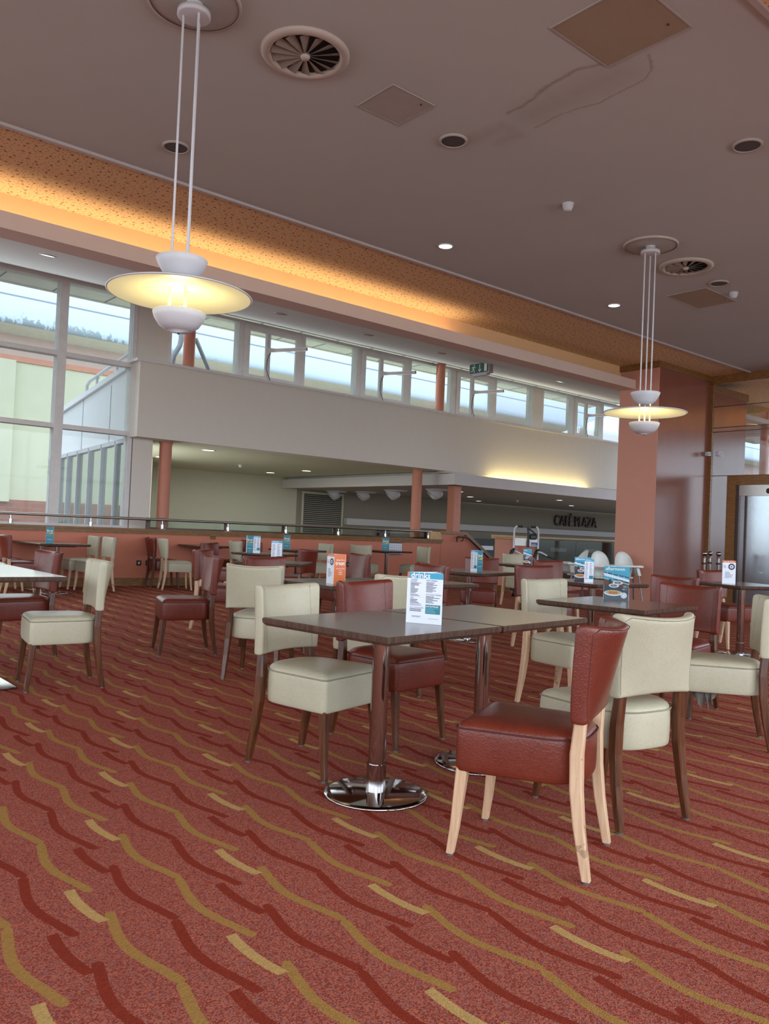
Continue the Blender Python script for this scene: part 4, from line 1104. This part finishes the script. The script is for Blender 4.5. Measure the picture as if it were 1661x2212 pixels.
# ---------------- high chairs
def make_highchair(l):
    t = empty('high_chair', (0, 0, 0), 0, l, 'high chair', 'white plastic high chairs')
    # bucket seat: curved shell
    b = MB(); vs, fs = [], []
    n, k = 14, 8
    for j in range(k+1):
        tt = j/k
        for i in range(n+1):
            s = -1+2*i/n; a = s*PI*.5
            r = lerp(.11, .17, min(1, tt*2))
            top = .93 if abs(s) < 1.1 else .8
            ztop = .72 + .24*max(0, math.cos(a*1.0))**.75 if tt > .5 else .72
            z = lerp(.52, .72, tt*2) if tt <= .5 else lerp(.72, ztop, (tt-.5)*2)
            vs.append((r*math.sin(a)*(1 if tt <= .5 else lerp(1, .93, (tt-.5)*2)), -r*math.cos(a)*.95-.0*tt - (.03*(tt-.5)*2 if tt > .5 else 0), z))
    for j in range(k):
        for i in range(n):
            a = j*(n+1)+i; fs.append((a, a+1, a+n+2, a+n+1))
    b.add(vs, fs, None, True)
    o = b.build('seat_shell', M['hc_white'], t, recalc=False); md = o.modifiers.new('sol', 'SOLIDIFY'); md.thickness = .016
    MB().box((-.13, -.12, .5), (.13, .14, .53), None, .02).build('seat_base', M['hc_white'], t)
    b = MB(); b.box((-.24, .02, .70), (.24, .27, .715), None, .006); b.box((-.25, .26, .70), (.25, .275, .735), None, .006); b.box((-.25, .0, .70), (-.237, .27, .735), None, .005); b.box((.237, 0, .70), (.25, .27, .735), None, .005)
    b.build('tray', M['hc_white'], t)
    b = MB()
    for s in (-1, 1): b.loft([[(s*.15, -.13, .69), (s*.2, -.13, .69), (s*.2, .2, .69), (s*.15, .2, .69)], [(s*.19, -.16, .56), (s*.24, -.16, .56), (s*.24, .2, .56), (s*.19, .2, .56)]])
    b.box((-.21, -.16, .66), (.21, -.12, .7)); b.build('leg_sockets', M['hc_white'], t)
    for sx in (-1, 1):
        for sy in (-1, 1):
            l_ = MB().tube([(sx*.2, sy*.15+.01, .6), (sx*.27, sy*.27, 0.012)], .0125, 10).build('leg', M['grey_metal'], t)
            MB().cyl((sx*.271, sy*.272), .016, 0, .016, 10).build('foot_cap', M['hc_white'], l_)
    MB().tube([(0, .1, .52), (.0, .12, .4), (.01, .12, .3)], .006, 6).build('strap', M['greyink'], t)
    return t
h1 = make_highchair('white high chair side on, leftmost of the three'); h1.location = (12.0, 8.87, 0); h1.rotation_euler = (0, 0, R(60)); index_kids()
dup(h1, (11.75, 8.2, 0), R(140), 'white high chair in the middle of the three, facing forward')
dup(h1, (12.48, 8.22, 0), R(140), 'white high chair standing against the orange pillar')

# ---------------- evacuation trolley
e = empty('stair_trolley', (12.3, 10.3, 0), R(-40), 'white tube-framed stair trolley with black grips before the orange pier', 'trolley')
for s in (-1, 1):
    x = s*.235
    MB().tube([(x, 0, .12), (x, 0, 1.22), (x*.97, 0, 1.3), (x*.85, -.01, 1.34), (x*.72, -.01, 1.345)], .017, 10).build('upright', M['white'], e)
    MB().tube([(x*.75, -.01, 1.345), (x*.35, -.015, 1.34)], .022, 10).build('grip', M['black'], e)
    MB().tube([(x, 0, .82), (x-.02*s, -.06, .87), (x+.04, -.1, .86), (x+.16, -.12, .8)], .017, 8).build('arm', M['white'], e)
    b = MB(); b.tube([(x+.01, -.02, .9), (x-.04, -.05, .86), (x-.09, -.07, .76)], [.03, .035, .02], 8); b.build('arm_strap', M['black'], e)
    w = MB().lathe([(.03, -.02), (.075, -.02), (.08, -.012), (.08, .012), (.075, .02), (.03, .02)], 20, close=True); w.v = [(p[2]+x, p[0]-.12, p[1]+.08) for p in w.v]
    wo = w.build('wheel', M['black'], e)
    w = MB().lathe([(.0, -.022), (.035, -.022), (.035, .022), (0, .022)], 16); w.v = [(p[2]+x, p[0]-.12, p[1]+.08) for p in w.v]; w.build('hub', M['white'], wo)
MB().box((-.22, .0, .97), (.22, .02, 1.12), None, .005).build('back_panel', M['hc_white'], e)
MB().box((-.235, -.02, .2), (.235, .02, .25)).box((-.235, -.02, .55), (.235, .02, .58)).build('cross_bar', M['white'], e)
MB().box((-.26, -.22, .1), (.26, .15, .16), None, .02).build('chassis', M['black'], e)
b = MB(); b.tube([(.02, -.03, 1.33), (.04, -.03, 1.2), (.03, -.03, 1.0)], .022, 8); b.tube([(.04, -.03, 1.31), (.18, -.04, 1.2)], .014, 6); b.box((.06, -.05, 1.1), (.2, -.005, 1.2), None, .02); b.box((.01, -.05, .95), (.06, -.01, 1.08), None, .01)
b.build('harness', M['black'], e)
b = MB(); b.box((.1, -.012, .985), (.22, -.001, 1.045), M['blue_label']); b.text('Junior', .036, M['white_ink'], Matrix.Translation((.11, -.0125, 1.0))); b.build('name_label', None, e)
MB().tube([(.3, -.1, .82), (.62, -.12, .72), (.7, -.12, .66)], .016, 8).build('side_lever', M['black'], e)

# ---------------- barrier posts
for x, y, l in ((13.6, 7.35, 'chrome ball-topped barrier post beside the pillar, leftmost of three'), (14.3, 7.62, 'chrome ball-topped barrier post with dark shaft, middle of three'), (14.0, 7.3, 'chrome ball-topped barrier post beside the oak door frame')):
    e = empty('barrier_post', (x, y, 0), 0, l, 'barrier post', 'chrome queue barrier posts')
    MB().lathe([(0, .03), (.12, .025), (.15, .01), (.15, 0), (0, 0)], 28).build('base', M['chrome'], e)
    MB().cyl((0, 0), .025, .02, .9, 18).build('pole', M['chrome'], e)
    MB().lathe([(0, .9), (.035, .9), (.04, .91), (.035, .92), (.02, .93), (.018, .94), (.034, .955), (.046, .98), (.046, 1.0), (.034, 1.022), (0, 1.032)], 24).build('finial', M['chrome'], e)
    MB().lathe([(.027, .8), (.04, .8), (.04, .83), (.027, .83)], 18).build('ring', M['dark_metal'], e)

# small scrap on the carpet
e = MB().loft([[(2.655, .648, .001), (2.69, .64, .001), (2.7, .655, .001), (2.665, .668, .001)], [(2.657, .65, .006), (2.688, .643, .01), (2.697, .654, .004), (2.666, .665, .007)]], M['paper']).build('paper_scrap')
e.location = (-1.15, .5, 0)
tag(e, 'tiny pale paper scrap lying on the carpet at lower right', 'paper')

# ================================================================== LIGHT
def area(name, loc, rot, sx, sy, power, color, spread=PI):
    li = bpy.data.lights.new(name, 'AREA'); li.shape = 'RECTANGLE'; li.size = sx; li.size_y = sy; li.energy = power; li.color = color; li.spread = spread
    o = bpy.data.objects.new(name, li); COL.objects.link(o); o.location = loc; o.rotation_euler = rot; return o
w = bpy.data.worlds.new('overcast'); scene.world = w; w.use_nodes = True
t = w.node_tree; t.nodes.clear()
o = t.nodes.new('ShaderNodeOutputWorld'); bg = t.nodes.new('ShaderNodeBackground'); tc = t.nodes.new('ShaderNodeTexCoord'); sp = t.nodes.new('ShaderNodeSeparateXYZ'); rp = t.nodes.new('ShaderNodeValToRGB')
t.links.new(tc.outputs['Generated'], sp.inputs[0])
mr = t.nodes.new('ShaderNodeMapRange'); mr.inputs[1].default_value = -.3; mr.inputs[2].default_value = .6
t.links.new(sp.outputs[2], mr.inputs[0]); t.links.new(mr.outputs[0], rp.inputs[0])
e = rp.color_ramp.elements; e[0].position = 0; e[0].color = (.1, .1, .1, 1); e[1].position = 1; e[1].color = (.8, .92, 1.05, 1)
x = rp.color_ramp.elements.new(.31); x.color = (.2, .21, .22, 1); x = rp.color_ramp.elements.new(.37); x.color = (.72, .85, 1.0, 1)
t.links.new(rp.outputs[0], bg.inputs[0]); bg.inputs[1].default_value = 2.1; t.links.new(bg.outputs[0], o.inputs[0])

# daylight entering by the long window behind the camera and by the tall window
area('window_daylight_front', (2.5, -4.8, 2.9), (R(90), 0, 0), 22, 4.4, 700, (.88, .95, 1.0))
area('window_daylight_back', (-1.5, 14.2, 3.1), (R(-90), 0, 0), 14, 4.0, 170, (.85, .94, 1.0))
area('window_daylight_left', (-8.7, 4.5, 2.7), (0, R(-90), 0), 4.2, 17, 420, (.88, .95, 1.0))  # lamp added at the unseen left end to brighten the far right
area('lobby_daylight', (21.3, 4.5, 2.6), (0, R(90), 0), 3.0, 10, 110, (.85, .94, 1.0))  # fill lamp added to brighten the space behind the glass
area('clerestory_daylight', (13.5, 14.25, 4.65), (R(-80), 0, 0), 14, 1.0, 40, (.88, .95, 1.0))
# cove lamps hidden in the trough
area('cove_strip', (-.3, 8.56, 3.96), (R(180), 0, 0), 17.6, .14, 42, (1.0, .73, .42))
area('cove_strip_front', (2.5, .9, 3.96), (R(180), 0, 0), 22, .14, 40, (1.0, .68, .36))
area('lobby_cove', (20.12, 3.6, 4.05), (R(180), 0, 0), .12, 12, 80, (1.0, .66, .32))
# wall washer on the canopy top
area('canopy_washer', (17.2, 13.87, 2.42), (R(172), 0, 0), 4.0, .08, 26, (1.0, .82, .35))
# soffit and canopy
area('wing_daylight', (6.5, 17.8, 1.4), (0, R(-90), 0), 2.2, 5.0, 120, (.9, .97, .92))
area('canopy_lamps', (20, 17, 2.25), (0, 0, 0), 9, 4, 22, (1.0, .9, .7))
area('soffit_lamps', (10, 17.5, 2.6), (0, 0, 0), 6, 4, 34, (1.0, .95, .84))

# ================================================================== CAMERA
cam = bpy.data.cameras.new('camera'); co = bpy.data.objects.new('camera', cam); COL.objects.link(co)
f, pitch, roll, yaw = 1767.16, 2.268e-2, 4.305e-2, .86974
cam.sensor_fit = 'HORIZONTAL'; cam.sensor_width = 36.0; cam.lens = f*36.0/1661.0; cam.clip_end = 200
cp, sp_, cr, sr = math.cos(pitch), math.sin(pitch), math.cos(roll), math.sin(roll)
fw = Vector((0, cp, sp_)); up0 = Vector((0, -sp_, cp)); r0 = Vector((1, 0, 0))
r_ = r0*cr + up0*sr; u_ = up0*cr - r0*sr
T3 = Matrix(((math.sin(yaw), math.cos(yaw), 0), (-math.cos(yaw), math.sin(yaw), 0), (0, 0, 1)))
r_, u_, fw = T3 @ r_, T3 @ u_, T3 @ fw
co.matrix_world = Matrix(((r_.x, u_.x, -fw.x, 0), (r_.y, u_.y, -fw.y, 0), (r_.z, u_.z, -fw.z, 1.15), (0, 0, 0, 1)))
scene.camera = co
scene.view_settings.view_transform = 'Standard'
scene.view_settings.look = 'None'
scene.view_settings.exposure = 0.25
scene.cycles.max_bounces = 6
scene.cycles.diffuse_bounces = 3
scene.cycles.use_adaptive_sampling = True
scene.cycles.adaptive_threshold = 0.06
scene.cycles.glossy_bounces = 3
scene.cycles.transparent_max_bounces = 16
scene.cycles.sample_clamp_indirect = 6.0
scene.cycles.caustics_reflective = False
scene.cycles.caustics_refractive = False
